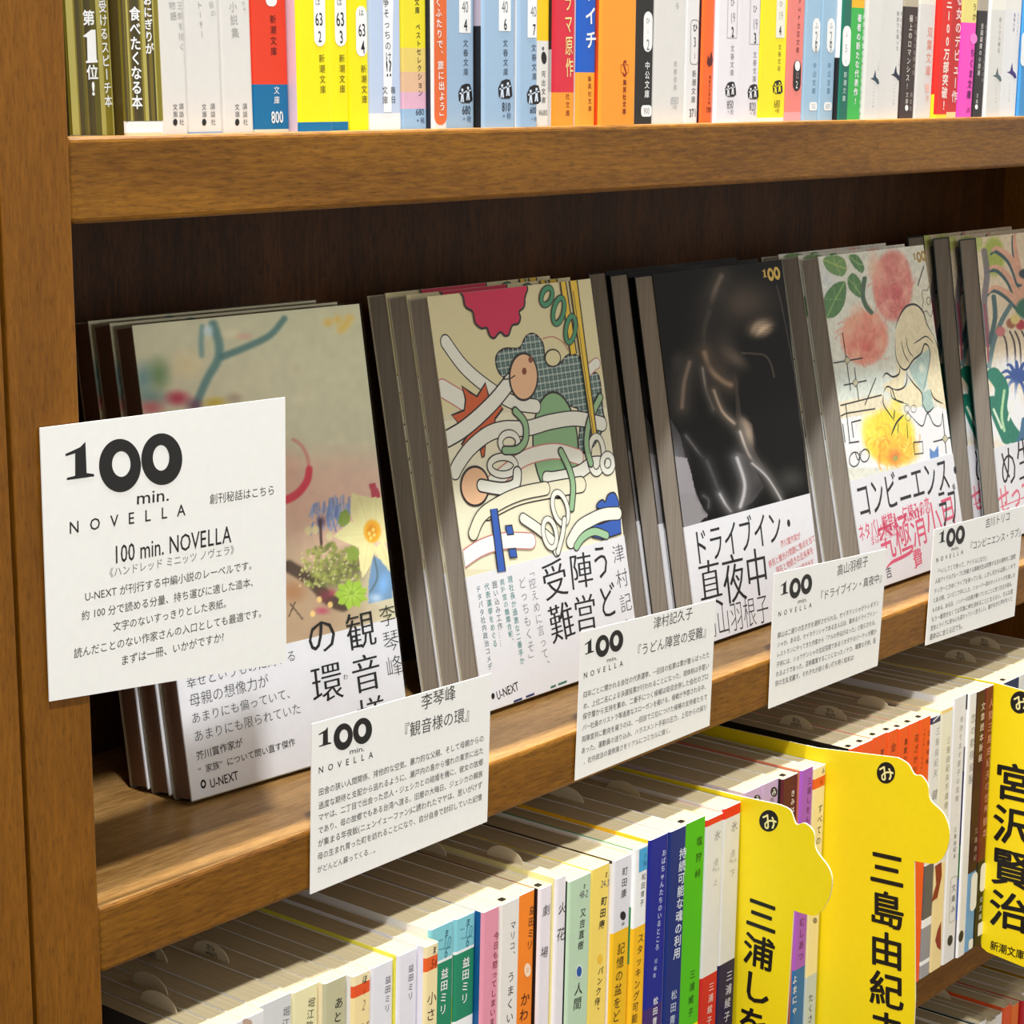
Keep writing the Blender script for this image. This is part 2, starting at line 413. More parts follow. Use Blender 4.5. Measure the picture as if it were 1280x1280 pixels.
def small_card(corners, label, crop, lg, mn, nv, au, ti, au_t, ti_t, rows, tape):
    mb, base, lab = card(corners, label)
    logo(mb, card_fr, INK, card_fr.uv(crop(lg[0])), card_fr.uv(crop(lg[1])))
    hline(mb, card_fr, crop, *mn, 'min.', INK, .004, hf=.6)
    hline(mb, card_fr, crop, *nv, 'NOVELLA', INK, .008, track=True, size=3.3)
    hline(mb, card_fr, crop, *au, au_t, MID); hline(mb, card_fr, crop, *ti, ti_t, MID)
    for a, b_, t in rows: hline(mb, card_fr, crop, a, b_, t, MID, hf=1.05)
    finish_card(mb, base, lab, tape)
small_card([(390, 905), (614, 842), (609, 1027), (388, 1118)], 'small white title card hanging nearest the viewer below the wrapped pastel flower novel', c2,
    ((118, 470), (393, 378)), ((275, 494), (355, 476)), ((115, 592), (397, 508)), ((645, 243), (825, 183)), ((528, 397), (925, 288)),
    '李琴峰', '『観音様の環』', [
    ((115, 705), (970, 422), '田舎の狭い人間関係、排他的な空気、暴力的な父親、そして母親からの'),
    ((115, 775), (968, 485), '過度な期待と支配から逃れるように、瀬戸内の島から憧れの東京に出た'),
    ((114, 837), (966, 545), 'マヤは、二丁目で出会った恋人・ジェシカとの結婚を機に、彼女の故郷'),
    ((113, 903), (964, 605), 'であり、母の故郷でもある台湾へ渡る。旧暦の大晦日、ジェシカの親族'),
    ((112, 970), (962, 663), 'が集まる年夜飯(ニェンイェーファン)に誘われたマヤは、思いがけず'),
    ((110, 1037), (960, 725), '母の生まれ育った町を訪れることになり、自分自身で封印していた記憶'),
    ((109, 1105), (425, 992), 'がどんどん蘇ってくる…。')], ((520, -.8, -270), (560, -.05, -262)))
small_card([(727, 790), (895, 749), (887, 907), (719, 976)], 'small white title card hanging below the novel with noodle-like line art', c3,
    ((160, 402), (405, 303)), ((298, 437), (368, 420)), ((150, 537), (402, 455)), ((597, 202), (850, 130)), ((468, 385), (962, 243)),
    '津村記久子', '『うどん陣営の受難』', [
    ((148, 660), (957, 398), '四年ごとに開かれる会社の代表選挙。一回目の投票は票が散らばったた'),
    ((148, 733), (954, 470), 'め、上位二名による決選投票が行われることになった。現体制は手堅い'),
    ((144, 800), (950, 537), '保守層から支持を集め、二番手につく候補は吸収合併した会社のプロ'),
    ((141, 872), (946, 600), 'パー社員のリストラ等過激なスローガンを掲げる。接戦が予想される中、'),
    ((138, 945), (943, 668), '両陣営共に動向を窺うのは、一回目で三位につけた候補の支持者たちで'),
    ((136, 1018), (940, 735), 'あった。運動員の送り込み、ハラスメント手前の圧力、上司からの探り'),
    ((150, 1086), (720, 875), '、社内政治の面倒臭さをリアルにコミカルに描く。')], ((670, -.8, -270), (710, -.05, -262)))
small_card([(968, 717), (1109, 686), (1097, 832), (961, 886)], 'small white title card hanging below the glossy black novel', c4,
    ((135, 468), (283, 410)), ((214, 497), (260, 486)), ((123, 557), (280, 512)), ((400, 352), (547, 303)), ((308, 475), (625, 378)),
    '高山羽根子', '『ドライブイン・真夜中』', [
    ((120, 657), (598, 502), '都山は二通りの生き方を選択させられる。セイネテンシャがトレギテン'),
    ((118, 702), (594, 545), 'シャか。ある日、セイネテンシャである主人公は、勤めるドライブイン・'),
    ((116, 748), (590, 590), 'レストランにやってきた作家から「アルの手伝がほった」と知らされる。'),
    ((114, 795), (586, 635), '子供には、ショウゲンシャの生記芸館であるリオダテのパーティが開か'),
    ((112, 840), (583, 678), 'れるようであった。芸術鑑賞することになったノナカ、職業な子供、医'),
    ((109, 884), (480, 758), '院の生乱見麗す。それぞれが紡ぐ長い打ち明く結末は!')], ((810, -.8, -270), (850, -.05, -262)))
small_card([(1168, 662), (1280, 632), (1268, 770), (1157, 807)], 'small white title card hanging below the rose cover novel, farthest right', c4,
    ((880, 222), (1002, 180)), ((938, 250), (975, 240)), ((866, 303), (993, 262)), ((1098, 130), (1215, 92)), ((1015, 240), (1276, 165)),
    '吉川トリコ', '『コンビニエンス・ラブ』', [
    ((866, 357), (1112, 288), '「へいしてくて待って、アイドルになり!」'),
    ((862, 402), (1240, 283), '人気アイドルグループに所属する高崎光生は同僚する月の選考を二週間'),
    ((856, 449), (1240, 326), 'ティガーときめくライブを待っている。しかし光からは新しくキラ'),
    ((852, 492), (1238, 370), 'とある時、コンビニで手にした、ショーパー店のホットドッグを推しの'),
    ((848, 538), (1232, 410), 'ものある。ある日、ノンパーの店員が働いていたことに気づき立ち寄る、'),
    ((844, 582), (1228, 448), 'もう一番見せなくては写真に神を決めることにならない。そんな君'),
    ((840, 624), (1226, 480), '営会とライブに身も心も変わっていく恐ろしい。誰がなぜと声がなくと'),
    ((835, 666), (1000, 607), '運命はに会える日でも。')], ((955, -.8, -270), (995, -.05, -262)))

# ------------------------------------------------------------------ facing novels
PRINT, nt_, bs_ = pmat('printed_cover_art', .38)
at_ = nd(nt_, 'ShaderNodeAttribute'); at_.attribute_name = 'print'; nt_.links.new(at_.outputs['Color'], bs_.inputs['Base Color'])
GLOSSB, nt2, bs2 = pmat('printed_glossy_black_art', .3, .08)
at2 = nd(nt2, 'ShaderNodeAttribute'); at2.attribute_name = 'print'; nt2.links.new(at2.outputs['Color'], bs2.inputs['Base Color'])
class Paint:
    def __init__(s, mb, fr, W, v0, H, res, base, mat, gain=1.0, e=.02):
        nu, nv = int(W/res), int((H-v0)/res); us = np.linspace(0, W, nu+1); vs = np.linspace(v0, H, nv+1)
        A, B = np.meshgrid(us, vs); P = fr.O+A.reshape(-1, 1)*fr.u+B.reshape(-1, 1)*fr.v+fr.n*e
        s.q = proj(P); s.I = np.tile(np.array(base, float), (len(P), 1)); s.mb = mb; s.gain = gain
        o = len(mb.v); i = mb.m(mat); mb.v.extend(map(tuple, P.tolist()))
        for y in range(nv):
            for x in range(nu):
                a = o+y*(nu+1)+x; mb.f.append((a, a+1, a+nu+2, a+nu+1)); mb.mi.append(i)
        s.o = o; s.A, s.B = A.ravel(), B.ravel()
    def mix(s, m, col): s.I += m[:, None]*(np.array(col, float)-s.I)
    def xy(s, crop): return (s.q[:, 0]-crop.x)*crop.k, (s.q[:, 1]-crop.y)*crop.k
    def blob(s, crop, c, rx, ry, col, a=1., rot=0, soft=1.):
        X, Y = s.xy(crop); X = X-c[0]; Y = Y-c[1]; t = math.radians(rot); x = X*math.cos(t)+Y*math.sin(t); y = -X*math.sin(t)+Y*math.cos(t)
        d = np.sqrt((x/rx)**2+(y/ry)**2); m = np.clip((1-d)/soft, 0, 1); s.mix(a*m*m*(3-2*m), col)
    def stroke(s, crop, pts, wd, col, a=1., soft=.6, w1=None):
        X, Y = s.xy(crop); P = np.array(spline(pts, 5)); best = np.full(len(X), 9.)
        N = len(P)
        for i in range(N-1):
            p, q = P[i], P[i+1]; v = q-p; L2 = v@v+1e-9; t = np.clip(((X-p[0])*v[0]+(Y-p[1])*v[1])/L2, 0, 1)
            wl = wd if w1 is None else wd+(w1-wd)*((i+t)/(N-1))
            best = np.minimum(best, np.hypot(X-p[0]-t*v[0], Y-p[1]-t*v[1])/(wl/2))
        m = np.clip((1-best)/soft, 0, 1); s.mix(a*m*m*(3-2*m), col)
    def inside(s, crop, pts):
        X, Y = s.xy(crop); ins = np.zeros(len(X), bool); n = len(pts)
        for i in range(n):
            (x0, y0), (x1, y1) = pts[i], pts[(i+1) % n]
            if y0 == y1: continue
            c = ((y0 > Y) != (y1 > Y)) & (X < (x1-x0)*(Y-y0)/(y1-y0)+x0); ins ^= c
        return ins
    def poly(s, crop, pts, col, a=1.): s.mix(a*s.inside(crop, pts), col)
    def noise(s, amp, sc=3.0, seed=0):
        r = np.random.default_rng(seed); g = r.normal(size=(80, 80)); x = (s.A/sc) % 79; y = (s.B/sc) % 79
        i, j = x.astype(int), y.astype(int); fx, fy = x-i, y-j
        n = g[i, j]*(1-fx)*(1-fy)+g[i+1, j]*fx*(1-fy)+g[i, j+1]*(1-fx)*fy+g[i+1, j+1]*fx*fy
        s.I *= (1+amp*n)[:, None]
    def done(s): s.mb.cols = (s.o, lin(np.clip(s.I*s.gain, 0, 255)))

NW, NH, NT = 107.0, 171.5, 10.6
BANDW = (240, 240, 243)
Z3 = -255.0
def stack_frame(BLpx, TLpx, yaw=0.0, lean=None):
    zb = Z3+2.3
    bl = on(*BLpx, 2, zb); tl = on(*TLpx, 0, bl[0])
    le = math.degrees(math.atan2(tl[1]-bl[1], tl[2]-bl[2])) if lean is None else lean
    l = math.radians(le); y = math.radians(yaw)
    u = np.array([math.cos(y), -math.sin(y), 0]); back = np.array([math.sin(y), math.cos(y), 0])
    v = back*math.sin(l)+np.array([0, 0, math.cos(l)])
    f = Frame(bl, u, v); f.lean = l; f.back = back
    f.O[2] = Z3+NT*math.sin(l)+.05
    return f
def novel(fr, cover_col, spine_col, pages, bandpx, draw_cover, draw_band, label, group, wrap=False):
    base = fr.at(NW/2, 0, -NT/2); base[2] = Z3
    root = thing('novel', base, label, 'book', group)
    hb = fr.uv(bandpx)[1]
    def bx(mb, u0, u1, v0, v1, d0, d1, mat):
        P = [fr.at(u, v, -d) for v in (v0, v1) for (u, d) in ((u0, d0), (u1, d0), (u1, d1), (u0, d1))]
        mb.hexa(P, mat)
    mb = MB()
    bx(mb, 0, NW, 0, NH, 0, .45, cover_col); bx(mb, 0, NW, 0, NH, NT-.45, NT, cover_col); bx(mb, NW-.45, NW, 0, NH, .45, NT-.45, spine_col)
    draw_cover(mb, fr, hb); mb.build('cover', root, base)
    mb = MB(); bx(mb, .5, NW-.5, .6, NH-.7, .5, NT-.5, pages); mb.build('page_block', root, base)
    mb = MB(); bf = Frame(fr.at(0, 0, .30), fr.u, fr.v)
    bx(mb, -.12, NW+.12, .3, hb, -.30, -.14, BANDW); bx(mb, -.12, NW+.12, .3, hb, NT+.02, NT+.16, BANDW); bx(mb, NW+.02, NW+.14, .3, hb, -.14, NT+.02, BANDW)
    bx(mb, -.12, 0, .3, hb, -.14, .4, BANDW)
    draw_band(mb, bf); mb.build('paper_band', root, base)
    if wrap:
        mb = MB(); bx(mb, -.7, NW+.7, .0, NH+.6, -.8, NT+.6, FILM)
        bm = None; mb.build('shrink_wrap', root, base)
    return root
def rear(root, fr, k, du, dv, label, dyaw=0):
    """copy of a facing novel standing behind it"""
    o = root.copy(); COL.objects.link(o); o['label'] = label
    back = fr.back*(k/math.cos(fr.lean)); sh = fr.u*du+back
    o.location = root.location+Vector((sh/1000).tolist())
    for ch in list(root.children):
        c = ch.copy(); COL.objects.link(c); c.parent = o
    return o
FILM = bpy.data.materials.new('clear_shrink_film'); FILM.use_nodes = True; _nt = FILM.node_tree
_nt.nodes.remove(_nt.nodes['Principled BSDF']); _tr = nd(_nt, 'ShaderNodeBsdfTransparent'); _gl = nd(_nt, 'ShaderNodeBsdfGlossy'); _gl.inputs['Roughness'].default_value = .12
_mx = nd(_nt, 'ShaderNodeMixShader'); _lw = nd(_nt, 'ShaderNodeFresnel'); _lw.inputs['IOR'].default_value = 1.13
_no = nd(_nt, 'ShaderNodeTexNoise'); _no.inputs['Scale'].default_value = 70; _no.inputs['Detail'].default_value = 4; _tc = nd(_nt, 'ShaderNodeTexCoord')
_bp = nd(_nt, 'ShaderNodeBump'); _bp.inputs['Strength'].default_value = .5; _bp.inputs['Distance'].default_value = .004
for a_, b_ in ((_tc.outputs['Object'], _no.inputs['Vector']), (_no.outputs['Fac'], _bp.inputs['Height']), (_bp.outputs[0], _gl.inputs['Normal']), 
               (_lw.outputs[0], _mx.inputs[0]), (_tr.outputs[0], _mx.inputs[1]), (_gl.outputs[0], _mx.inputs[2]), (_mx.outputs[0], _nt.nodes['Material Output'].inputs['Surface'])): _nt.links.new(a_, b_)

BLK = (22, 20, 20)
# ---- novel 1: soft pastel photograph of a flower still life, wrapped in film
f1 = stack_frame((240, 1000), (160, 411), yaw=4.2)
zt = Crop(100, 370, 3.368); zf = Crop(350, 560, 5.333); n1 = Crop(160, 730, 3.2)
def cover1(mb, fr, hb):
    p = Paint(mb, fr, NW, hb-2, NH, .5, (200, 199, 168), PRINT, 1.2)
    B_ = p.blob
    Z = ID
    B_(Z, (250, 480), 260, 120, (205, 196, 170), .6); B_(Z, (430, 560), 160, 110, (196, 190, 164), .7)
    B_(Z, (420, 640), 190, 100, (208, 172, 152), .95, soft=.8); B_(Z, (440, 600), 140, 50, (212, 180, 160), .6)
    B_(Z, (360, 760), 160, 120, (160, 134, 106), .95, soft=.7); B_(Z, (300, 620), 130, 110, (196, 160, 138), .8)
    p.stroke(Z, [(390, 700), (420, 695), (480, 700)], 40, (196, 160, 138), .5, 1)
    # blurred branch and blossoms at the top
    TE = (62, 110, 112)
    p.stroke(zt, [(860, 95), (800, 165), (700, 215), (600, 255)], 42, TE, .75, .8, 50)
    p.stroke(zt, [(560, 120), (585, 200), (580, 270), (540, 340), (500, 430), (480, 500)], 62, (74, 120, 122), .8, .8, 50)
    p.stroke(zt, [(515, 130), (510, 190), (512, 250)], 40, (96, 140, 144), .7, .9)
    p.blob(zt, (540, 145), 34, 40, (200, 224, 240), .9); p.blob(zt, (640, 160), 60, 30, (226, 214, 180), .8)
    p.blob(zt, (690, 170), 60, 25, (206, 158, 140), .6)
    p.blob(zt, (330, 330), 80, 110, (84, 124, 72), .75); p.blob(zt, (265, 350), 70, 110, (96, 140, 150), .75); p.blob(zt, (300, 430), 110, 60, (70, 116, 120), .6)
    p.blob(zt, (300, 470), 90, 50, (190, 96, 100), .9); p.blob(zt, (410, 430), 80, 50, (176, 46, 70), .95); p.blob(zt, (480, 460), 60, 50, (112, 62, 84), .8)
    p.blob(zt, (570, 450), 80, 40, (196, 170, 60), .95); p.blob(zt, (650, 430), 60, 35, (160, 140, 120), .7)
    p.blob(zt, (450, 290), 110, 90, (222, 200, 150), .5)
    # gold 100 blur in the corner
    for x, y in ((1045, 110), (1085, 100), (1120, 120), (1100, 140), (1135, 95)): p.blob(zt, (x, y), 34, 32, (222, 184, 84), .8)
    # pink ring
    ring = ell(30, 150, 160, 215, 8, 30, -80, 95)
    p.stroke(zf, ring, 34, (198, 92, 90), .5, .7)
    p.stroke(zf, [(195, 140), (180, 220), (120, 300), (40, 345), (-60, 360)], 60, (200, 52, 72), .95, .5, 76)
    p.blob(zf, (60, 140), 130, 170, (206, 158, 138), .5)
    p.poly(zf, [(592, 240), (632, 228), (660, 285), (668, 325), (615, 342)], (176, 58, 74), .95); p.blob(zf, (650, 255), 18, 22, (215, 190, 180), .9)
    # dark soil and leaves behind
    p.stroke(zf, [(60, 790), (200, 880), (330, 1010), (420, 1050)], 110, (62, 46, 36), .9, .5); p.blob(zf, (480, 780), 150, 180, (80, 76, 48), .9); p.blob(zf, (330, 850), 190, 150, (84, 88, 44), .85)
    p.blob(zf, (90, 960), 130, 110, (150, 108, 72), .9)
    p.stroke(zf, [(70, 1040), (150, 1140)], 14, (66, 50, 40), .9); p.stroke(zf, [(100, 1030), (60, 1120)], 12, (66, 50, 40), .9)
    r = np.random.default_rng(5)
    for i in range(150):   # sprig of small green leaves
        t = r.random(); x = 180+t*330+r.normal()*30; y = 640+r.random()*260+max(0, .4-t)*60
        g = r.random(); p.blob(zf, (x, y), 10+12*r.random(), 18+12*r.random(), (96+70*g, 104+64*g, 48+40*g), .85, r.random()*180, .5)
    for i in range(60):
        x = 130+r.random()*360; y = 700+r.random()*230; p.blob(zf, (x, y), 9, 9, (196, 190, 140), .8, 0, .5)
    for i in range(70):    # blue bells
        x = 215+r.random()*250; y = 350+r.random()*160-.2*(x-215); g = r.random()
        p.stroke(zf, [(x, y), (x+12*r.normal(), y+50+30*r.random())], 18, (90+60*g, 108+60*g, 160+40*g), .8, .6)
    p.blob(zf, (275, 490), 50, 60, (84, 58, 84), .9); p.stroke(zf, [(268, 480), (275, 640)], 26, (70, 46, 44), .9)
    for c in ((190, 550), (330, 585), (235, 545)): p.blob(zf, c, 34, 38, (206, 194, 146), .95, 0, .5)
    p.poly(zf, [(385, 500), (400, 430), (440, 405), (470, 450), (465, 500), (410, 530)], (128, 150, 58), .95)
    p.poly(zf, [(440, 680), (500, 650), (530, 690), (520, 750), (460, 750)], (122, 142, 56), .95)
    p.poly(zf, [(620, 715), (700, 760), (750, 850), (750, 1000), (590, 1040), (590, 900)], (108, 140, 170), 1)
    p.blob(zf, (690, 910), 60, 120, (120, 168, 214), .95, 10); p.stroke(zf, [(625, 720), (650, 860), (600, 960)], 20, (84, 104, 110), .8)
    p.blob(zf, (640, 1000), 70, 50, (170, 190, 208), .9)
    star = []
    for i in range(18):
        a = i*20; q = 118 if i % 2 else 84; star.append((475+q*math.cos(math.radians(a)), 975+q*.9*math.sin(math.radians(a))))
    p.poly(zf, star, (146, 176, 60), 1); p.blob(zf, (475, 970), 70, 60, (178, 200, 96), .9); p.blob(zf, (480, 960), 24, 24, (128, 160, 54), .8)
    for i in range(9):
        a = i*40; p.stroke(zf, [(475, 970), (475+95*math.cos(math.radians(a)), 970+85*math.sin(math.radians(a)))], 10, (116, 146, 44), .7)
    p.blob(zf, (300, 985), 75, 70, (112, 52, 60), .95); p.blob(zf, (345, 965), 40, 40, (150, 66, 78), .9); p.blob(zf, (280, 1085), 80, 40, (164, 72, 92), .95)
    for c in ((262, 1010), (335, 1045), (218, 1105)): p.blob(zf, c, 22, 26, (216, 184, 116), .95, 0, .4)
    # narcissus
    PE = (214, 205, 152)
    for pts in ([(478, 300), (520, 310), (600, 330), (610, 560), (500, 520), (468, 430)], [(355, 590), (470, 490), (590, 500), (600, 620), (520, 665), (440, 630)],
                [(525, 660), (600, 600), (640, 660), (600, 790), (550, 868), (530, 780)], [(620, 680), (690, 620), (760, 800), (740, 830), (680, 760)],
                [(590, 330), (690, 330), (760, 520), (760, 640), (650, 620), (600, 500)]):
        p.poly(zf, pts, PE, 1)
    for a, b_ in (((600, 560), (530, 330)), ((580, 570), (380, 590)), ((590, 620), (555, 840)), ((660, 600), (730, 800)), ((640, 480), (640, 345))):
        p.stroke(zf, [a, b_], 20, (190, 180, 120), .6, .9); p.stroke(zf, [a, b_], 60, (228, 220, 170), .3, 1)
    p.blob(zf, (615, 555), 66, 90, (226, 160, 40), 1, 0, .3); p.blob(zf, (612, 560), 44, 64, (196, 128, 24), .9, 0, .5)
    for c in ((595, 570), (622, 545), (628, 580), (606, 600)): p.blob(zf, c, 14, 18, (226, 200, 110), .95, 0, .5)
    p.noise(.012, 3.0, 3); p.done()
def band1(mb, fr):
    B1 = (24, 24, 28); S = dict(wt=-.006, serif=.014)
    vline(mb, fr, n1, (1031, 75), (1072, 378), '李琴峰', B1, -.012, .9)
    vline(mb, fr, n1, (921, 98), (984, 612), '観音様', B1, -.008, .93, serif=.012, wf=1.0)
    vline(mb, fr, n1, (764, 110), (807, 488), 'の環', B1, -.008, .88, serif=.012, wf=1.0)
    hline(mb, fr, n1, (860, 374), (880, 368), 'わ', B1)
    for a, b_, t in (((232, 398), (672, 283), '幸せというものに対する'), ((243, 470), (563, 383), '母親の想像力が'),
                     ((252, 540), (670, 430), 'あまりにも偏っていて、'), ((262, 612), (692, 495), 'あまりにも限られていた')):
        hline(mb, fr, n1, a, b_, t, (70, 68, 72), -.006)
    hline(mb, fr, n1, (272, 690), (458, 632), '芥川賞作家が', B1, .006)
    hline(mb, fr, n1, (280, 748), (668, 630), '“家族”について問い直す傑作', B1, .006)
    hline(mb, fr, n1, (327, 800), (440, 764), 'U-NEXT', B1, .012, hf=1.3)
    a = Art(mb, fr, n1, .05); a.fill(ell(301, 800, 11, 18, 0), B1); a.fill(ell(301, 800, 5, 9, 0), BANDW)
GAIN1 = 1.17
novA = novel(f1, (198, 192, 162), (205, 200, 176), PAGES_S, (219, 838), cover1, band1,
             'film-wrapped novel with a pastel flower photograph, frontmost of the leftmost stack', 'wrapped flower cover novels', wrap=True)
rear(novA, f1, 11.0, -1.6, 0, 'film-wrapped novel in the middle of the leftmost facing stack, right behind the flower cover')
rear(novA, f1, 22.0, -3.0, 0, 'film-wrapped novel at the very back of the leftmost facing stack')

# ---- novel 2: line art with noodles
f2 = stack_frame((605, 891), (536, 386))
za = Crop(460, 340, 3.765); n2 = Crop(540, 600, 4.265)
CRM = (214, 205, 178); WHT = (226, 219, 198); OLV = (200, 192, 150); LN = (46, 38, 36); PKL = (176, 112, 104)
def cover2(mb, fr, hb):
    a = Art(mb, fr, za, box=(.1, NW-.1, hb-3, NH-.1), lift=1.2)
    full = [(0, hb-2), (NW, hb-2), (NW, NH), (0, NH)]
    mb.poly(fr, full, (240, 231, 194), a.up())
    # the cover is trimmed: shapes are clipped by keeping them inside its outline
    a.fill([(200, 60), (1100, 0), (1200, 470), (800, 620), (420, 640), (300, 720)], OLV)
    a.fill([(300, 710), (800, 640), (1200, 640), (1260, 1240), (1000, 1400), (410, 1400)], CRM)
    # plaid patch
    pl = spline([(602, 400), (640, 362), (712, 358), (742, 305), (782, 292), (822, 335), (832, 400), (860, 442), (905, 428), (940, 392), (990, 398), (1040, 470), (1086, 490), (1104, 650), (1112, 720), (1050, 830), (992, 835), (985, 640), (800, 640), (770, 590), (700, 505), (650, 502), (612, 465)], 4, True)
    a.fill(pl, (96, 124, 118), LN, 6)
    U = np.array(a.U(pl)); lo, hi = U.min(0), U.max(0)
    def inp(q):
        c = False; n = len(U)
        for i in range(n):
            (x0, y0), (x1, y1) = U[i], U[(i+1) % n]
            if (y0 > q[1]) != (y1 > q[1]) and q[0] < (x1-x0)*(q[1]-y0)/(y1-y0)+x0: c = not c
        return c
    a.up()
    for ax in (0, 1):
        t = lo[ax]; i = 0
        while t < hi[ax]:
            s0 = lo[1-ax]; w_ = .42 if i % 3 == 0 else .2; col = (205, 214, 206) if i % 3 == 0 else (52, 66, 68)
            while s0 < hi[1-ax]:
                q = (t, s0+.4) if ax == 0 else (s0+.4, t)
                if inp(q):
                    c = [(q[0]-w_/2, q[1]-.42), (q[0]+w_/2, q[1]-.42), (q[0]+w_/2, q[1]+.42), (q[0]-w_/2, q[1]+.42)] if ax == 0 else \
                        [(q[0]-.42, q[1]-w_/2), (q[0]+.42, q[1]-w_/2), (q[0]+.42, q[1]+w_/2), (q[0]-.42, q[1]+w_/2)]
                    mb.quad(*[fr.at(*z, a.e) for z in c], col)
                s0 += .8
            t += 1.0; i += 1
    # green leaf
    a.fill(ell(882, 815, 106, 250, -3), (122, 160, 116), LN, 6)
    # noodles
    a.noodle([(365, 330), (450, 445), (560, 540), (680, 612), (790, 632)], 52, WHT, LN, 4)
    a.noodle([(350, 548), (420, 590), (500, 640), (560, 640)], 66, WHT, PKL, 4)
    # orange splash
    OR = (186, 84, 38)
    a.fill([(442, 537), (478, 565), (512, 586), (552, 522), (567, 585), (560, 620), (430, 718), (393, 674), (452, 650), (458, 600)], OR, LN, 6)
    a.fill([(622, 626), (634, 642), (598, 690), (594, 712), (530, 742), (452, 832), (440, 812), (462, 775), (545, 690)], OR, LN, 6)
    a.fill([(527, 838), (552, 818), (546, 868), (536, 874)], OR, LN, 5)
    a.noodle([(668, 515), (600, 600), (520, 680), (440, 745), (372, 785)], 58, WHT, LN, 5)
    a.noodle([(1100, 715), (980, 690), (860, 705), (750, 735), (640, 738), (560, 765), (480, 830), (425, 905), (408, 940)], 56, WHT, LN, 4)
    a.noodle([(990, 870), (900, 845), (820, 850), (730, 880), (650, 940), (560, 1010)], 56, WHT, PKL, 4)
    a.noodle([(1140, 905), (1060, 900), (985, 945), (880, 970), (840, 970)], 50, WHT, LN, 4)
    a.noodle([(1000, 1000), (860, 1025), (700, 1060), (560, 1130)], 60, CRM, LN, 4)
    a.noodle([(1075, 430), (1060, 440), (1030, 470)], 40, WHT, PKL, 3)
    a.stroke(spline([(820, 315), (870, 305), (920, 335), (940, 370)], 6), 4, PKL); a.fill(ell(868, 405, 36, 40, 0), OLV, LN, 4)
    # eggs
    EG = (214, 168, 130)
    a.fill(ell(730, 493, 66, 110, 0), EG, LN, 6); a.fill(ell(733, 467, 11, 17, 0), (120, 58, 34)); a.fill(ell(763, 412, 11, 16, 0), (120, 62, 40))
    a.stroke(spline([(690, 487), (665, 502), (635, 505)], 5), 5, LN)
    a.fill(ell(501, 1008, 66, 92, 0), EG, LN, 6)
    # curls
    for c, rx, ry in (((662, 802), 42, 42), ((632, 912), 62, 42), ((1072, 860), 34, 86), ((1125, 900), 26, 40)):
        q = ell(c[0], c[1], rx, ry, 0, 30); a.stroke(q, 32, LN, True); a.stroke(q, 23, WHT, True)
    a.noodle([(700, 945), (690, 1000), (630, 1020), (530, 1005)], 44, WHT, LN, 5)
    for q in ([(690, 655), (735, 710), (738, 790), (700, 835), (640, 840)], [(905, 845), (945, 930), (962, 1010), (955, 1110)], [(1090, 590), (1040, 700), (1025, 810), (1045, 900)]):
        a.noodle(q, 28, (134, 168, 126), LN, 5)
    # pink bloom, green links, yellow sticks
    a.fill(spline([(440, 60), (446, 120), (456, 165), (488, 186), (496, 218), (502, 242), (530, 266), (556, 264), (570, 300), (590, 312), (610, 290), (624, 284), (640, 300), (658, 297), (668, 268), (678, 250), (704, 243), (714, 214), (708, 188), (730, 165), (734, 125), (724, 50)], 4, True), (188, 30, 72), LN, 6)
    YL = (226, 176, 50)
    a.fill([(900, 40), (926, 40), (978, 384), (950, 390)], YL, LN, 5)
    a.fill([(944, 40), (980, 40), (1072, 756), (1050, 764)], YL, LN, 5); a.stroke([(962, 90), (1058, 760)], 4, LN)
    for c, rx, ry, ro in (((838, 115), 24, 42, 18), ((894, 183), 24, 62, 12), ((950, 270), 22, 62, 8)):
        q = ell(c[0], c[1], rx, ry, ro, 30); a.stroke(q, 26, LN, True); a.stroke(q, 18, (64, 132, 96), True)
    # lower part
    a.c = n2
    BLU = (44, 82, 158)
    a.fill([(840, 240), (890, 235), (1000, 195), (1004, 285), (905, 318), (850, 305)], BLU, LN, 5)
    a.fill(spline([(882, 152), (878, 125), (905, 105), (918, 118), (935, 78), (972, 72), (988, 152)], 4, True), BLU, LN, 5)
    a.noodle([(735, 330), (780, 255), (840, 215), (910, 185), (985, 178)], 56, WHT, LN, 4)
    a.noodle([(765, 355), (800, 305), (860, 275), (925, 295)], 34, (140, 176, 138), LN, 4)
    a.noodle([(215, 285), (260, 190), (360, 120), (470, 72), (600, 45)], 56, CRM, LN, 4)
    a.noodle([(160, 425), (260, 360), (380, 325), (520, 325)], 66, (228, 224, 214), PKL, 4)
    a.noodle([(480, 205), (560, 260), (640, 330), (660, 380)], 44, WHT, LN, 4)
    for q in ([(385, 245), (420, 241), (430, 290), (396, 293)], [(402, 368), (440, 365), (448, 412), (411, 415)], [(305, 157), (341, 152), (386, 486), (346, 491)]): a.fill(q, BLU, LN, 5)
    for c, rx, ry, ro in (((678, 150), 38, 86, -14), ((622, 285), 34, 78, -10)):
        q = ell(c[0], c[1], rx, ry, ro, 30); a.stroke(q, 30, LN, True); a.stroke(q, 22, WHT, True)
    a.noodle([(700, 210), (690, 290), (665, 385)], 26, WHT, LN, 4)
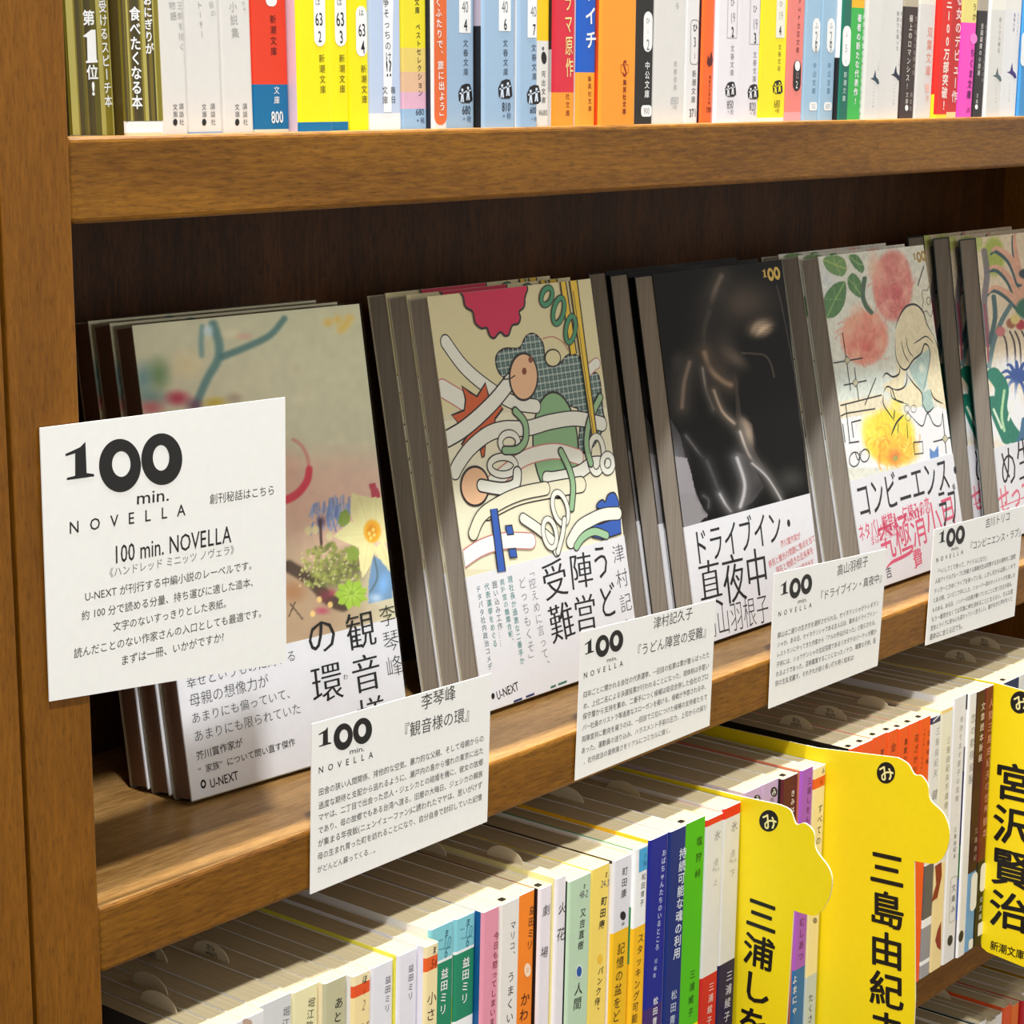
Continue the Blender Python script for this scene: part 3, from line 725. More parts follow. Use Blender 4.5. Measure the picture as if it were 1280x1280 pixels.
def band2(mb, fr):
    B1 = (30, 28, 32); TEAL = (70, 140, 134)
    vline(mb, fr, n2, (983, 325), (1062, 850), '津村記久', (70, 68, 72), -.01, .8)
    vline(mb, fr, n2, (884, 330), (985, 955), 'うどん', B1, -.004, .95, wf=.8, serif=.01)
    vline(mb, fr, n2, (783, 370), (851, 1040), '陣営の', B1, -.008, .92, wf=.98, serif=.012)
    vline(mb, fr, n2, (636, 415), (709, 870), '受難', B1, -.008, .95, wf=.98, serif=.012)
    vline(mb, fr, n2, (519, 458), (618, 1018), '「控えめに言って、', (112, 112, 116), -.01, .95)
    vline(mb, fr, n2, (476, 515), (540, 988), 'どっちもくそ」', (112, 112, 116), -.01, .95)
    for p0, p1, t, c in (((413, 508), (483, 985), '現社長か過激な二番手か', TEAL), ((371, 525), (428, 880), '両陣営の醜聞合戦、', TEAL), ((331, 535), (376, 890), '囲い込み工作……', (98, 110, 118)),
                         ((289, 547), (338, 893), '代表選挙をめぐる', TEAL), ((244, 560), (312, 1015), 'ドタバタ社内政治コメデ', (84, 110, 122))):
        vline(mb, fr, n2, p0, p1, t, c, .006, .92)
    hline(mb, fr, n2, (343, 1152), (460, 1096), 'U-NEXT', B1, .012, hf=1.3)
    a = Art(mb, fr, n2, .05); a.fill(ell(325, 1152, 9, 17, 0), B1)
    for x0, x1, c in ((435, 480, (44, 60, 110)), (500, 545, (44, 60, 110)), (632, 660, (60, 120, 96)), (672, 718, (60, 120, 96))):
        y0 = 1176-(x0-435)*.385; y1 = 1176-(x1-435)*.385; a.fill([(x0, y0), (x1, y1), (x1, y1+12), (x0, y0+12)], c)
novB = novel(f2, (206, 198, 172), (214, 206, 176), PAGES_N, (581, 722), cover2, band2,
             'novel with noodle and egg line art under a pink bloom, front of its stack', 'noodle line art novels')
rear(novB, f2, 11.0, -.3, 0, 'noodle line art novel in the middle of its stack, behind the fully visible one')
rear(novB, f2, 22.0, -.8, 0, 'noodle line art novel at the back of its stack, against the back panel')

# ---- novel 3: glossy black photograph
f3 = stack_frame((873, 808), (817, 355))
zk = Crop(740, 310, 4.267); n3 = Crop(820, 580, 5.333)
def cover3(mb, fr, hb):
    p = Paint(mb, fr, NW, hb-2, NH, .5, (11, 10, 9), GLOSSB, 1.25)
    def S(pts, wd, col, a=.8, cr=zk):
        p.stroke(cr, pts, wd*8, [v*.26+8 for v in col], a*.9, 1); p.stroke(cr, pts, wd*4, [v*.5+8 for v in col], a*.7, 1); p.stroke(cr, pts, wd*1.3, col, a*.8, 1)
    # brushed sheen of the upper form
    p.blob(zk, (800, 290), 300, 210, (84, 72, 62), .8); p.blob(zk, (690, 560), 150, 230, (78, 68, 60), .8); p.blob(zk, (470, 760), 120, 260, (52, 49, 48), .7)
    S([(690, 150), (655, 230), (625, 340)], 40, (128, 114, 100), .7); S([(625, 340), (598, 440), (600, 560)], 34, (70, 62, 56), .8); S([(600, 560), (625, 640), (690, 705), (740, 730)], 40, (158, 132, 108), .85)
    p.blob(zk, (900, 425), 120, 80, (150, 130, 110), .85, -20); p.blob(zk, (905, 430), 84, 60, (196, 172, 146), .9, -20)
    p.blob(zk, (770, 590), 130, 60, (96, 84, 74), .8, 38)
    for i in range(15): p.stroke(zk, [(735+i*5, 350+i*14), (850, 372+i*12), (1000, 350+i*14)], 5, (30, 26, 24), .4, .9)
    p.poly(zk, [(780, 690), (1000, 600), (1110, 900), (1130, 1300), (1000, 1330), (860, 1120), (850, 960), (790, 880)], (15, 14, 13), .75)
    p.stroke(zk, [(800, 560), (880, 565), (925, 575), (955, 620), (972, 690)], 14, (104, 92, 82), .8, 1)
    S([(520, 610), (492, 720), (480, 850)], 30, (132, 116, 100), .85); p.blob(zk, (460, 610), 60, 90, (52, 48, 46), .8)
    S([(590, 640), (608, 750), (650, 860)], 16, (150, 140, 130), .8); S([(650, 760), (695, 870), (760, 936)], 20, (176, 156, 136), .9)
    p.poly(zk, [(760, 640), (770, 920), (800, 1010), (860, 1120), (930, 1200), (860, 1060), (855, 940), (800, 900)], (66, 58, 52), .7)
    p.blob(zk, (826, 990), 50, 130, (200, 176, 150), .95, -14); S([(790, 980), (840, 1110), (920, 1200), (990, 1310)], 20, (190, 178, 166), .85)
    S([(500, 1000), (560, 1080), (620, 1160), (660, 1290)], 12, (96, 92, 90), .8)
    p.poly(zk, [(400, 880), (470, 1000), (500, 1130), (530, 1230), (560, 1310), (400, 1310)], (84, 82, 84), .55); p.blob(zk, (440, 1160), 110, 200, (112, 110, 112), .7)
    p.poly(n3, [(60, -60), (205, -40), (235, 60), (260, 180), (310, 290), (345, 340), (320, 400), (150, 430)], (132, 128, 130), .9)
    p.poly(n3, [(300, 380), (330, 352), (352, 375), (345, 400), (300, 400)], (26, 24, 24), 1)
    S([(340, -20), (390, 100), (440, 230), (490, 310)], 30, (74, 72, 74), .8, n3); S([(425, 200), (465, 270), (500, 315)], 20, (190, 186, 184), .9, n3); S([(315, 210), (350, 240), (350, 290)], 16, (90, 88, 88), .8, n3)
    p.poly(n3, [(535, -80), (560, 20), (590, 130), (580, 240), (555, 290), (640, 262), (720, 150), (660, 40), (600, -60)], (74, 72, 72), .85); p.blob(n3, (690, 160), 70, 120, (40, 38, 38), .7, 30)
    S([(540, -40), (588, 110), (586, 200), (562, 285)], 32, (190, 186, 186), .9, n3)
    S([(640, -5), (730, 75), (790, 160), (835, 240)], 14, (196, 190, 186), .9, n3); p.blob(n3, (900, 100), 160, 130, (56, 56, 52), .8)
    p.stroke(zk, [(985, 200), (1010, 300), (1040, 450), (1085, 700), (1110, 900), (1130, 1020)], 12, (92, 86, 82), .7, 1)
    p.done()
    logo(mb, fr, (226, 188, 84), fr.uv(zk((912, 158))), fr.uv(zk((1003, 136))), .05, 1.15)
def band3(mb, fr):
    B1 = (24, 24, 26); RD = (214, 84, 88)
    hline(mb, fr, n3, (245, 563), (930, 382), 'ドライブイン・', B1, -.006, hf=1.5, serif=.012)
    hline(mb, fr, n3, (282, 822), (748, 702), '真夜中', B1, -.01, hf=1.3, serif=.014)
    hline(mb, fr, n3, (312, 1075), (752, 952), '高山羽根子', (52, 52, 56), -.012, hf=1.4)
    for a, b_, t in (((830, 538), (962, 474), '芥川賞作家が'), ((750, 672), (1060, 490), '移民と観光の問題に焦点を当て'), ((800, 715), (1048, 570), '現在と地続きの近未来を'), ((890, 732), (1050, 648), '鮮やかに描き出す')):
        hline(mb, fr, n3, a, b_, t, RD, .004, hf=1.25)
novC = novel(f3, (16, 15, 15), (16, 15, 15), PAGES_N, (855, 659), cover3, band3,
             'novel with a glossy black photographic cover, front of its stack', 'glossy black cover novels')
rear(novC, f3, 12.4, -2.0, 0, 'glossy black novel in the middle of its stack, behind the fully visible black cover')
rear(novC, f3, 24.0, -3.0, 0, 'glossy black novel at the back of its stack, only its page edge showing')

# ---- novel 4: roses and a girl in line drawing
f4 = stack_frame((1082, 741), (1023, 326))
zr = Crop(980, 280, 4.267); zs = Crop(1030, 270, 5.12); n4 = Crop(1020, 540, 4.923)
def cover4(mb, fr, hb):
    p = Paint(mb, fr, NW, hb-2, NH, .5, (206, 206, 192), PRINT, GAIN1)
    B_ = p.blob
    B_(zr, (330, 850), 180, 160, (190, 200, 190), .8); B_(zr, (230, 300), 90, 200, (196, 202, 200), .8); B_(zr, (480, 840), 140, 120, (196, 206, 194), .8); B_(zr, (740, 450), 160, 260, (212, 204, 176), .7)
    p.poly(zr, [(230, 960), (520, 905), (560, 960), (560, 1300), (240, 1300)], (212, 200, 170), .9); p.poly(zr, [(300, 1040), (520, 1000), (900, 990), (930, 1300), (320, 1300)], (224, 222, 222), .9)
    rr = np.random.default_rng(8)
    def rose(c, rx, ry, base, dark, light):
        B_(zr, c, rx, ry, base, 1, 0, .22)
        for i in range(46):
            t = rr.random()*6.28; q = rr.random()**.7*.85
            x, y = c[0]+rx*q*math.cos(t), c[1]+ry*q*math.sin(t); g = rr.random()
            col = np.array(dark)*(1-g)+np.array(light)*g
            p.stroke(zr, ell(x, y, 34+20*rr.random(), 46+30*rr.random(), 0, 8, t*57+40, t*57+190), 16, col, .45, 1)
        for i in range(4):
            s_ = .5-.11*i; p.stroke(zr, ell(c[0]+8, c[1]+ry*.25, rx*s_, ry*s_*.8, 20*i, 12, 60*i, 60*i+200), 18, dark, .45, 1)
        for dx, dy, q in ((-.6, -.3, .4), (.45, -.55, .3), (-.3, .55, .28), (.6, .2, .25)): B_(zr, (c[0]+dx*rx, c[1]+dy*ry), rx*q, ry*q*1.3, light, .75)
    rose((580, 330), 118, 210, (204, 122, 110), (180, 76, 78), (224, 164, 144)); rose((430, 610), 140, 160, (214, 138, 116), (196, 88, 76), (226, 172, 142))
    B_(zr, (480, 230), 50, 130, (222, 168, 140), .7); B_(zr, (390, 480), 60, 90, (222, 170, 140), .7)
    B_(zr, (440, 660), 56, 44, (196, 84, 76), .8); B_(zr, (600, 370), 46, 66, (184, 72, 76), .7)
    def leaf(pts, col, vein):
        p.poly(zr, spline(pts, 5, True), col, 1); c = np.mean(pts, 0); p.stroke(zr, [pts[0], c, pts[len(pts)//2]], 12, vein, .8, .9)
        for i in range(1, len(pts)-1): p.stroke(zr, [c*.5+np.array(pts[0])*.25+np.array(pts[len(pts)//2])*.25, np.array(pts[i])*.85+c*.15], 7, vein, .6, .9)
    GR = (70, 116, 62); VG = (136, 166, 96)
    leaf([(228, 500), (212, 400), (262, 325), (325, 308), (328, 400), (290, 480)], GR, VG); leaf([(208, 190), (260, 165), (318, 185), (335, 240), (310, 278), (240, 255)], (96, 136, 74), (170, 180, 90))
    leaf([(340, 290), (370, 262), (412, 310), (418, 390), (380, 380), (345, 340)], GR, VG); leaf([(345, 170), (390, 165), (425, 220), (418, 262), (370, 225)], GR, VG)
    p.stroke(zr, [(430, 290), (420, 380), (440, 440), (466, 472)], 28, (62, 92, 66), 1, .3)
    p.stroke(zs, [(40, 235), (90, 232)], 30, GR, .9, .4)
    # yellow flower
    B_(zr, (560, 1130), 160, 170, (230, 200, 60), 1, 0, .3); B_(zr, (600, 1210), 150, 110, (232, 178, 56), .95, 0, .5); B_(zr, (450, 1080), 60, 110, (232, 216, 80), .9); B_(zr, (600, 960), 60, 60, (226, 204, 84), .9)
    for i in range(40):
        t = rr.random()*6.28; q = .3+.7*rr.random(); x, y = 585+130*q*math.cos(t), 1180+120*q*math.sin(t)
        p.stroke(zr, ell(x, y, 28, 40, 0, 8, t*57, t*57+160), 12, ((222, 140, 40), (240, 214, 100), (236, 170, 60))[i % 3], .6, 1)
    B_(zr, (590, 1240), 60, 66, (206, 110, 50), .8, 0, .9); B_(zr, (595, 1250), 20, 24, (120, 160, 90), .9)
    # hair, face and collar
    hair = spline([(655, 435), (700, 432), (745, 480), (770, 560), (800, 600), (820, 660), (845, 780), (870, 900), (880, 990), (790, 930), (770, 860), (740, 700), (690, 735), (650, 785), (640, 880), (680, 920), (730, 980), (650, 960), (560, 900), (530, 860), (600, 800), (592, 620), (610, 520)], 4, True)
    p.poly(zr, hair, (214, 202, 166), 1); p.poly(zr, [(668, 770), (720, 700), (775, 665), (780, 720), (760, 860), (738, 900), (690, 830)], (160, 182, 172), 1); p.blob(zr, (735, 770), 26, 40, (214, 216, 200), .9)
    p.poly(zr, [(640, 880), (690, 830), (738, 900), (735, 990), (690, 960)], (214, 202, 166), 1)
    p.poly(zr, [(735, 900), (780, 880), (800, 980), (765, 1004), (735, 975)], (160, 184, 174), 1)
    p.poly(zr, [(650, 990), (735, 975), (768, 1005), (820, 975), (880, 1000), (915, 1250), (760, 1280), (720, 1080)], (226, 224, 226), 1)
    p.poly(zr, [(775, 1195), (800, 1215), (822, 1180), (826, 1240), (780, 1255)], (84, 124, 176), 1)
    p.noise(.03, 1.5, 5); p.done()
    a = Art(mb, fr, zr, box=(.1, NW-.1, hb-3, NH-.1)); K = (44, 44, 46)
    def s(pts, w_=5, col=K): a.stroke(spline(pts, 6), w_*1.5, col, taper=True)
    s([(594, 560), (612, 500), (650, 442), (700, 430), (742, 470), (765, 540), (800, 600)], 8); s([(592, 600), (596, 700), (620, 760), (652, 776), (690, 725), (730, 690), (750, 640), (775, 665), (776, 740), (740, 900)], 7)
    s([(625, 620), (640, 690), (668, 740)]); s([(650, 600), (662, 670), (690, 710)]); s([(690, 640), (720, 620), (760, 600), (800, 640)]); s([(525, 820), (545, 796), (580, 815), (612, 800), (618, 760)], 7)
    s([(652, 776), (655, 830), (640, 870), (600, 885), (565, 870)], 6); s([(530, 900), (548, 868), (575, 880), (600, 940), (660, 960)], 6); s([(530, 910), (530, 960), (560, 1010), (590, 1050)], 6); s([(568, 880), (580, 930), (640, 950)])
    s([(655, 800), (690, 850), (735, 905), (738, 980)], 6); s([(740, 960), (765, 1005), (800, 975)], 6); s([(650, 990), (700, 1050), (740, 1076), (765, 1010), (800, 1070), (836, 1070), (845, 990)], 5)
    s([(780, 880), (800, 930), (850, 960)], 6); s([(800, 600), (830, 700), (850, 850), (880, 990)], 5); s([(570, 1130), (600, 1060), (640, 1016)], 8); s([(590, 990), (585, 1040)], 6); s([(610, 1060), (605, 1120)], 4); s([(655, 1060), (660, 1150)], 4)
    for pts in ([(312, 580), (355, 890)], [(262, 742), (420, 715)], [(375, 765), (398, 940)], [(318, 860), (440, 835)], [(300, 968), (520, 912)], [(295, 1028), (330, 1010), (485, 985)], [(328, 958), (350, 1170)], [(358, 1058), (410, 1045)], [(360, 1060), (370, 1140)], [(312, 1065), (325, 1165)],
                [(345, 1168), (400, 1160)], [(430, 965), (490, 820)], [(690, 1165), (738, 1160), (742, 1222), (696, 1228), (690, 1165)], [(845, 1010), (865, 1225)], [(795, 1162), (900, 1135)], [(712, 330), (745, 225)]):
        a.stroke(pts, 7, K)
    for c in ((336, 727), (380, 847), (858, 1145)): a.fill([(c[0]-16, c[1]), (c[0], c[1]-22), (c[0]+16, c[1]), (c[0], c[1]+22)], (214, 206, 170), K, 3)
    for c, r_ in (((375, 1255), 30), ((430, 1235), 26)): a.stroke(ell(c[0], c[1], r_*.9, r_*1.3, 10), 6, K, True)
    a.stroke(spline([(378, 1215), (395, 1260), (405, 1210)], 5), 5, K)
    fl = []
    for i in range(30):
        t = i*12; r_ = 1+.22*math.cos(math.radians(t*5)); fl.append((770+34*r_*math.cos(math.radians(t)), 410+72*r_*math.sin(math.radians(t))))
    a.stroke(fl, 4, (120, 112, 96), True); a.stroke(ell(770, 410, 10, 20, 0), 4, (120, 112, 96), True)
    for c in ((655, 985), (690, 985), (660, 1030)): a.stroke(ell(c[0], c[1], 14, 20, 0, 16), 3, (120, 112, 110), True)
    logo(mb, fr, (186, 150, 54), fr.uv(zr((690, 192))), fr.uv(zr((756, 172))), .06, 1.2)
def band4(mb, fr):
    B1 = (34, 34, 38); PK = (232, 96, 128)
    hline(mb, fr, n4, (262, 628), (700, 445), 'ネタバレ厳禁&一気読みの恋', PK, .012, hf=1.6)
    hline(mb, fr, n4, (335, 672), (520, 590), 'まばたき禁止の', PK, .0, hf=1.3)
    hline(mb, fr, n4, (385, 690), (860, 485), '究極消小目', PK, .004, hf=1.3)
    vline(mb, fr, n4, (612, 690), (640, 860), '費', PK, .01, .72)
    a = Art(mb, fr, n4, .05); a.stroke(spline([(432, 838), (470, 800), (530, 770), (585, 735), (600, 690)], 6), 22, PK, taper=True)
    hline(mb, fr, n4, (248, 430), (893, 222), 'コンビニエンス・', B1, -.004, hf=1.55, e=.1, serif=.01)
    hline(mb, fr, n4, (752, 478), (872, 438), 'ラブ', B1, -.004, hf=2.2, e=.1, serif=.01)
    hline(mb, fr, n4, (428, 870), (466, 856), '吉', B1, e=.1)
novD = novel(f4, (206, 204, 190), (206, 204, 190), PAGES_N, (1063.7, 601), cover4, band4,
             'novel with watercolour roses and a line-drawn girl, front of its stack', 'rose cover novels')
rear(novD, f4, 11.1, -.5, 0, 'rose cover novel in the middle of its stack, behind the fully visible roses')
rear(novD, f4, 22.2, -1.0, 0, 'rose cover novel at the back of its stack, beside the glossy black cover')

# ---- novel 5: tropical plants, cut by the right edge
f5 = stack_frame((1253, 675), (1220, 298.5))
n5 = Crop(1180, 270, 2.98)
def cover5(mb, fr, hb):
    p = Paint(mb, fr, NW, hb-2, NH, .5, (212, 196, 168), PRINT, GAIN1)
    S = p.stroke
    TL_, PK, GN, NV = (46, 82, 88), (206, 158, 132), (42, 104, 84), (44, 74, 132)
    p.blob(n5, (185, 150), 50, 90, (150, 168, 60), .9, 0, .4); p.blob(n5, (125, 100), 24, 40, (170, 180, 96), .9, 0, .4)
    for pts in ([(300, 330), (285, 230), (265, 120), (262, 60)], [(310, 330), (330, 200), (345, 80)], [(285, 330), (250, 240), (200, 190), (160, 200)], [(290, 340), (240, 290), (190, 265), (165, 285)], [(285, 240), (250, 160), (200, 120), (180, 130)], [(330, 330), (380, 220), (420, 160)], [(340, 340), (400, 290), (440, 270)]):
        S(n5, [(x-6, y+14) for x, y in pts], 26, TL_, 1, .2, 8); S(n5, pts, 32, PK, 1, .2, 10)
    S(n5, [(150, 130), (160, 220), (150, 330), (165, 480)], 26, (110, 104, 110), .9, .3); S(n5, [(185, 300), (190, 380), (170, 470)], 20, TL_, .9, .3); S(n5, [(250, 330), (215, 390), (185, 470), (168, 560)], 20, (70, 104, 110), .9, .3)
    p.blob(n5, (320, 345), 60, 50, GN, 1, 0, .3); p.blob(n5, (300, 215), 26, 22, (40, 60, 70), 1, 0, .4)
    S(n5, [(150, 330), (160, 420), (165, 540)], 10, (150, 64, 84), .9, .5)
    for x in (215, 245, 265, 290): S(n5, [(x, 430), (x+18, 480), (x+22, 580)], 8, (54, 40, 44), 1, .4)
    for c, col in (((210, 430), (190, 110, 110)), ((250, 400), (150, 90, 60)), ((285, 405), (170, 50, 64)), ((265, 385), (210, 190, 120)), ((330, 420), (196, 90, 90))): p.blob(n5, c, 22, 24, col, 1, 0, .4)
    p.blob(n5, (250, 560), 120, 70, (206, 210, 214), .9)
    for i in range(11):
        t = i*33; S(n5, [(275, 610), (275+40*math.cos(math.radians(t)), 590+40*math.sin(math.radians(t))), (275+66*math.cos(math.radians(t)), 610+70*math.sin(math.radians(t)))], 22, NV, 1, .25, 6)
    p.blob(n5, (230, 740), 110, 150, (222, 224, 226), .9, 0, .5)
    S(n5, [(185, 590), (215, 640), (210, 720), (240, 790), (280, 840)], 56, (30, 110, 90), 1, .15); S(n5, [(180, 690), (205, 760), (235, 830)], 44, (30, 110, 90), 1, .15)
    S(n5, [(225, 650), (215, 740), (225, 800)], 12, (160, 196, 150), 1, .4); S(n5, [(185, 720), (215, 790)], 10, (200, 216, 190), 1, .4); S(n5, [(255, 690), (240, 760)], 10, (210, 216, 200), 1, .4)
    S(n5, [(300, 760), (290, 820), (270, 860)], 26, (60, 100, 130), 1, .3); S(n5, [(340, 620), (360, 720), (330, 840)], 60, (30, 100, 90), 1, .2)
    for k in range(5): S(n5, [(400+k*30, 80), (420+k*20, 400), (400+k*25, 800)], 30, (TL_, PK, GN, NV, (150, 168, 60))[k], .9, .3)
    p.noise(.03, 1.5, 9); p.done()
def band5(mb, fr):
    B1 = (40, 40, 44); PK = (232, 120, 140)
    hline(mb, fr, n5, (208, 945), (330, 890), 'め生', B1, -.01, hf=1.25, serif=.01)
    hline(mb, fr, n5, (202, 1066), (330, 1005), 'せっか', PK, .008, hf=1.3)
    a = Art(mb, fr, n5, .05); a.stroke([(210, 1085), (340, 1030)], 5, PK)
novE = novel(f5, (60, 84, 84), (120, 130, 110), PAGES_N, (1243, 560), cover5, band5,
             'novel with tropical leaves on its cover, cut by the right edge of view', 'tropical leaf cover novels')
rear(novE, f5, 15.0, -2.6, 0, 'tropical leaf novel in the middle of the rightmost stack')
rear(novE, f5, 30.0, -4.0, 0, 'tropical leaf novel at the back of the rightmost stack, farthest from the viewer')

# ------------------------------------------------------------------ upright paperbacks
def paperback(xl, xr, yi, z0, z1, bands, front, label, group, depth=105.0, lean=0.0, draw=None, back=None, ribbon=False, slips=(), pages=None):
    """spine towards the viewer, front cover on the left; bands = [(z_bottom, colour)] from the top down"""
    base = ((xl+xr)/2, yi+depth/2, z0)
    root = thing('paperback', base, label, 'book', group)
    sh = lambda p: (p[0]+(p[2]-z0)*lean, p[1], p[2])
    mb = MB(); r = min(1.1, (xr-xl)*.2)
    prof = [(xl, yi+depth), (xl, yi+r), (xl+r*.3, yi+r*.3), (xl+r, yi), (xr-r, yi), (xr-r*.3, yi+r*.3), (xr, yi+r), (xr, yi+depth)]
    th = .26
    inn = [(xl+th, yi+depth), (xl+th, yi+r+th), (xl+r*.4+th, yi+r*.4+th), (xl+r+th, yi+th), (xr-r-th, yi+th), (xr-r*.4-th, yi+r*.4+th), (xr-th, yi+r+th), (xr-th, yi+depth)]
    if not isinstance(front, list): front = [(z0, front)]
    if back is None: back = bands[-1][1]
    def wall(i, segs, col_list):
        a, b = prof[i], prof[i+1]; zt = z1
        for zb, c in col_list:
            zb = max(z0, min(zb, zt))
            if zt-zb > .01: mb.quad(sh((*a, zb)), sh((*b, zb)), sh((*b, zt)), sh((*a, zt)), c)
            zt = zb
    bands = [(zb, c) for zb, c in bands]; bands[-1] = (z0, bands[-1][1]); front[-1] = (z0, front[-1][1])
    for i in range(7): wall(i, None, front if i == 0 else ([(z0, back)] if i == 6 else bands))
    paper = (236, 234, 228)
    for i in range(7):
        a, b, ia, ib = prof[i], prof[i+1], inn[i], inn[i+1]
        mb.quad(sh((*ib, z0)), sh((*ia, z0)), sh((*ia, z1)), sh((*ib, z1)), paper)
        rim = front[0][1] if i == 0 else (bands[0][1] if i < 6 else back)
        rimm = paper if 0 < i < 6 else (tuple(int(v*.3+u*.7) for v, u in zip(rim, (176, 158, 120))) if min(rim) > 150 else rim)
        mb.quad(sh((*a, z1)), sh((*b, z1)), sh((*ib, z1)), sh((*ia, z1)), rimm); mb.quad(sh((*ia, z0)), sh((*ib, z0)), sh((*b, z0)), sh((*a, z0)), rimm)
    for k in (0, 7):
        a, ia = prof[k], inn[k]; mb.quad(sh((*a, z0)), sh((*ia, z0)), sh((*ia, z1)), sh((*a, z1)), paper)
    fr = Frame((0, yi-.03, 0), (1, 0, 0), (0, 0, 1))
    fr.lean, fr.z0, fr.z1 = lean, z0, z1
    if draw: draw(mb, fr)
    mb.build('cover', root, base)
    pb = MB(); P = [sh(p) for p in ((xl+th, yi+1.0, z0+.7), (xr-th, yi+1.0, z0+.7), (xr-th, yi+depth-.6, z0+.7), (xl+th, yi+depth-.6, z0+.7),
                                    (xl+th, yi+1.0, z1-.45), (xr-th, yi+1.0, z1-.45), (xr-th, yi+depth-.6, z1-.45), (xl+th, yi+depth-.6, z1-.45))]
    pb.hexa(P, pages or PAGES); pb = pb.build('page_block', root, base)
    if ribbon:
        rb = MB(); xm = xl+(xr-xl)*.45; o = np.array(sh((xm, yi+3, z1-.45)))
        rb.box(o+[-1.0, 0, 0], o+[1.4, 2.2, .5], (24, 20, 20)); rb.build('bookmark_ribbon', pb, base)
    for sx, sy, tx in slips:
        sb = MB(); x = xl+(xr-xl)*sx; n = 20; o = sh((x, yi+sy, z1-.6)); R_ = 9.5
        pts = [(R_*math.cos(math.pi*i/n), R_*.62*math.sin(math.pi*i/n)) for i in range(n+1)]
        V = [(o[0], o[1]+a, o[2]+b_) for a, b_ in pts]+[(o[0]+.25, o[1]+a, o[2]+b_) for a, b_ in pts]; m = n+1
        sb.add(V, [tuple(range(m)), tuple(range(2*m-1, m-1, -1))]+[(i, i+m, (i+1) % m+m, (i+1) % m) for i in range(m)], (214, 200, 170))
        if tx:
            sf = Frame((o[0]-.06, o[1], o[2]), (0, -1, 0), (0, 0, 1))
            for j, t in enumerate(tx):
                adv = [glyph(c, .01)[2] for c in t]; s_ = 2.3; X = -sum(adv)*s_/2
                for c, a_ in zip(t, adv): put(sb, sf, c, np.array([X+a_*s_/2, 3.6-2.4*j]), np.array([1, 0.]), np.array([0, 1.]), s_, s_, (40, 36, 34), .01, 0); X += a_*s_
        sb.build('order_slip', pb, base)
    return root
def row_ops(ops, e0=.05):
    def draw(mb, fr):
        e = e0
        for op in ops:
            k, c = op[0], op[1]; e += .012
            if k == 'v': vline(mb, fr, c, op[2], op[3], op[4], op[5], op[6] if len(op) > 6 else 0.0, op[7] if len(op) > 7 else .92, e=e, wf=op[8] if len(op) > 8 else 1.0)
            elif k == 'h': hline(mb, fr, c, op[2], op[3], op[4], op[5], op[6] if len(op) > 6 else 0.0, hf=op[7] if len(op) > 7 else 1.0, e=e)
            elif k == 'p': mb.poly(fr, [fr.uv(c(q)) for q in op[2]], op[3], e)
            elif k == 's': mb.ribbon(fr, [fr.uv(c(q)) for q in op[2]], op[3], op[4], e)
            elif k == 'box' or k == 'line':      # rounded label; x0 y0 x1 y1 col rad_mm
                x0, y0, x1, y1 = op[2]; a = fr.uv(c((x0, y0))); b_ = fr.uv(c((x1, y1))); w_, h_ = (b_[0]-a[0])/2, (a[1]-b_[1])/2; cx, cy = (a+b_)/2
                R_ = min(op[4], w_, h_); pts = []
                for (sx, sy, t0) in ((1, 1, 0), (-1, 1, 90), (-1, -1, 180), (1, -1, 270)):
                    for i in range(6):
                        t = math.radians(t0+18*i); pts.append((cx+sx*(w_-R_)+R_*math.cos(t), cy+sy*(h_-R_)+R_*math.sin(t)))
                if k == 'box': mb.poly(fr, pts, op[3], e)
                else: mb.ribbon(fr, pts, .3, op[3], e, closed=True)
            elif k == 'rock':     # black stone mark with two little white figures
                x, y = op[2]; s_ = op[3]; bg_ = op[4]
                mb.poly(fr, [fr.uv(c((x+s_*a, y+s_*b_))) for a, b_ in ((-.5, .55), (-.55, -.1), (-.3, -.65), (.05, -.8), (.35, -.75), (.5, -.2), (.55, .5), (.3, .72), (-.25, .72))], (26, 24, 26), e)
                for dx, dy in ((-.25, .05), (.2, -.1)):
                    q = lambda a, b_: fr.uv(c((x+s_*(dx+a), y+s_*(dy+b_))))
                    mb.poly(fr, [q(*t) for t in ell(0, -.35, .09, .12, 0, 10)], bg_, e+.012)
                    mb.poly(fr, [q(-.07, -.2), q(.07, -.2), q(.1, .2), q(.14, .6), q(.03, .6), q(0, .25), q(-.04, .6), q(-.14, .6), q(-.1, .2)], bg_, e+.012)
                    mb.poly(fr, [q(-.22, -.12), q(.22, -.22), q(.22, -.12), q(-.2, 0)], bg_, e+.012)
            elif k == 'bird':
                x, y = op[2]; s_ = op[3]
                mb.poly(fr, [fr.uv(c((x+s_*a, y+s_*b_))) for a, b_ in ((.12, -1), (.2, -.1), (.5, .25), (.62, .75), (.42, .85), (.1, .45), (-.2, .25), (-.5, .1), (-.15, .0))], op[4], e)
            elif k == 'stripes':  # narrow vertical stripes, given as fractions of the spine width
                for a, b_, col in op[3]:
                    x0, x1 = op[2][0]+(op[2][2]-op[2][0])*a, op[2][0]+(op[2][2]-op[2][0])*b_
                    q0, q1 = fr.uv(c((x0, op[2][3]))), fr.uv(c((x1, op[2][3]))); h_ = fr.z1-q0[1]-.05; dx_ = fr.lean*h_
                    mb.poly(fr, [q0, (q1[0], q0[1]), (q1[0]+dx_, q0[1]+h_), (q0[0]+dx_, q0[1]+h_)], col, e)
    return draw

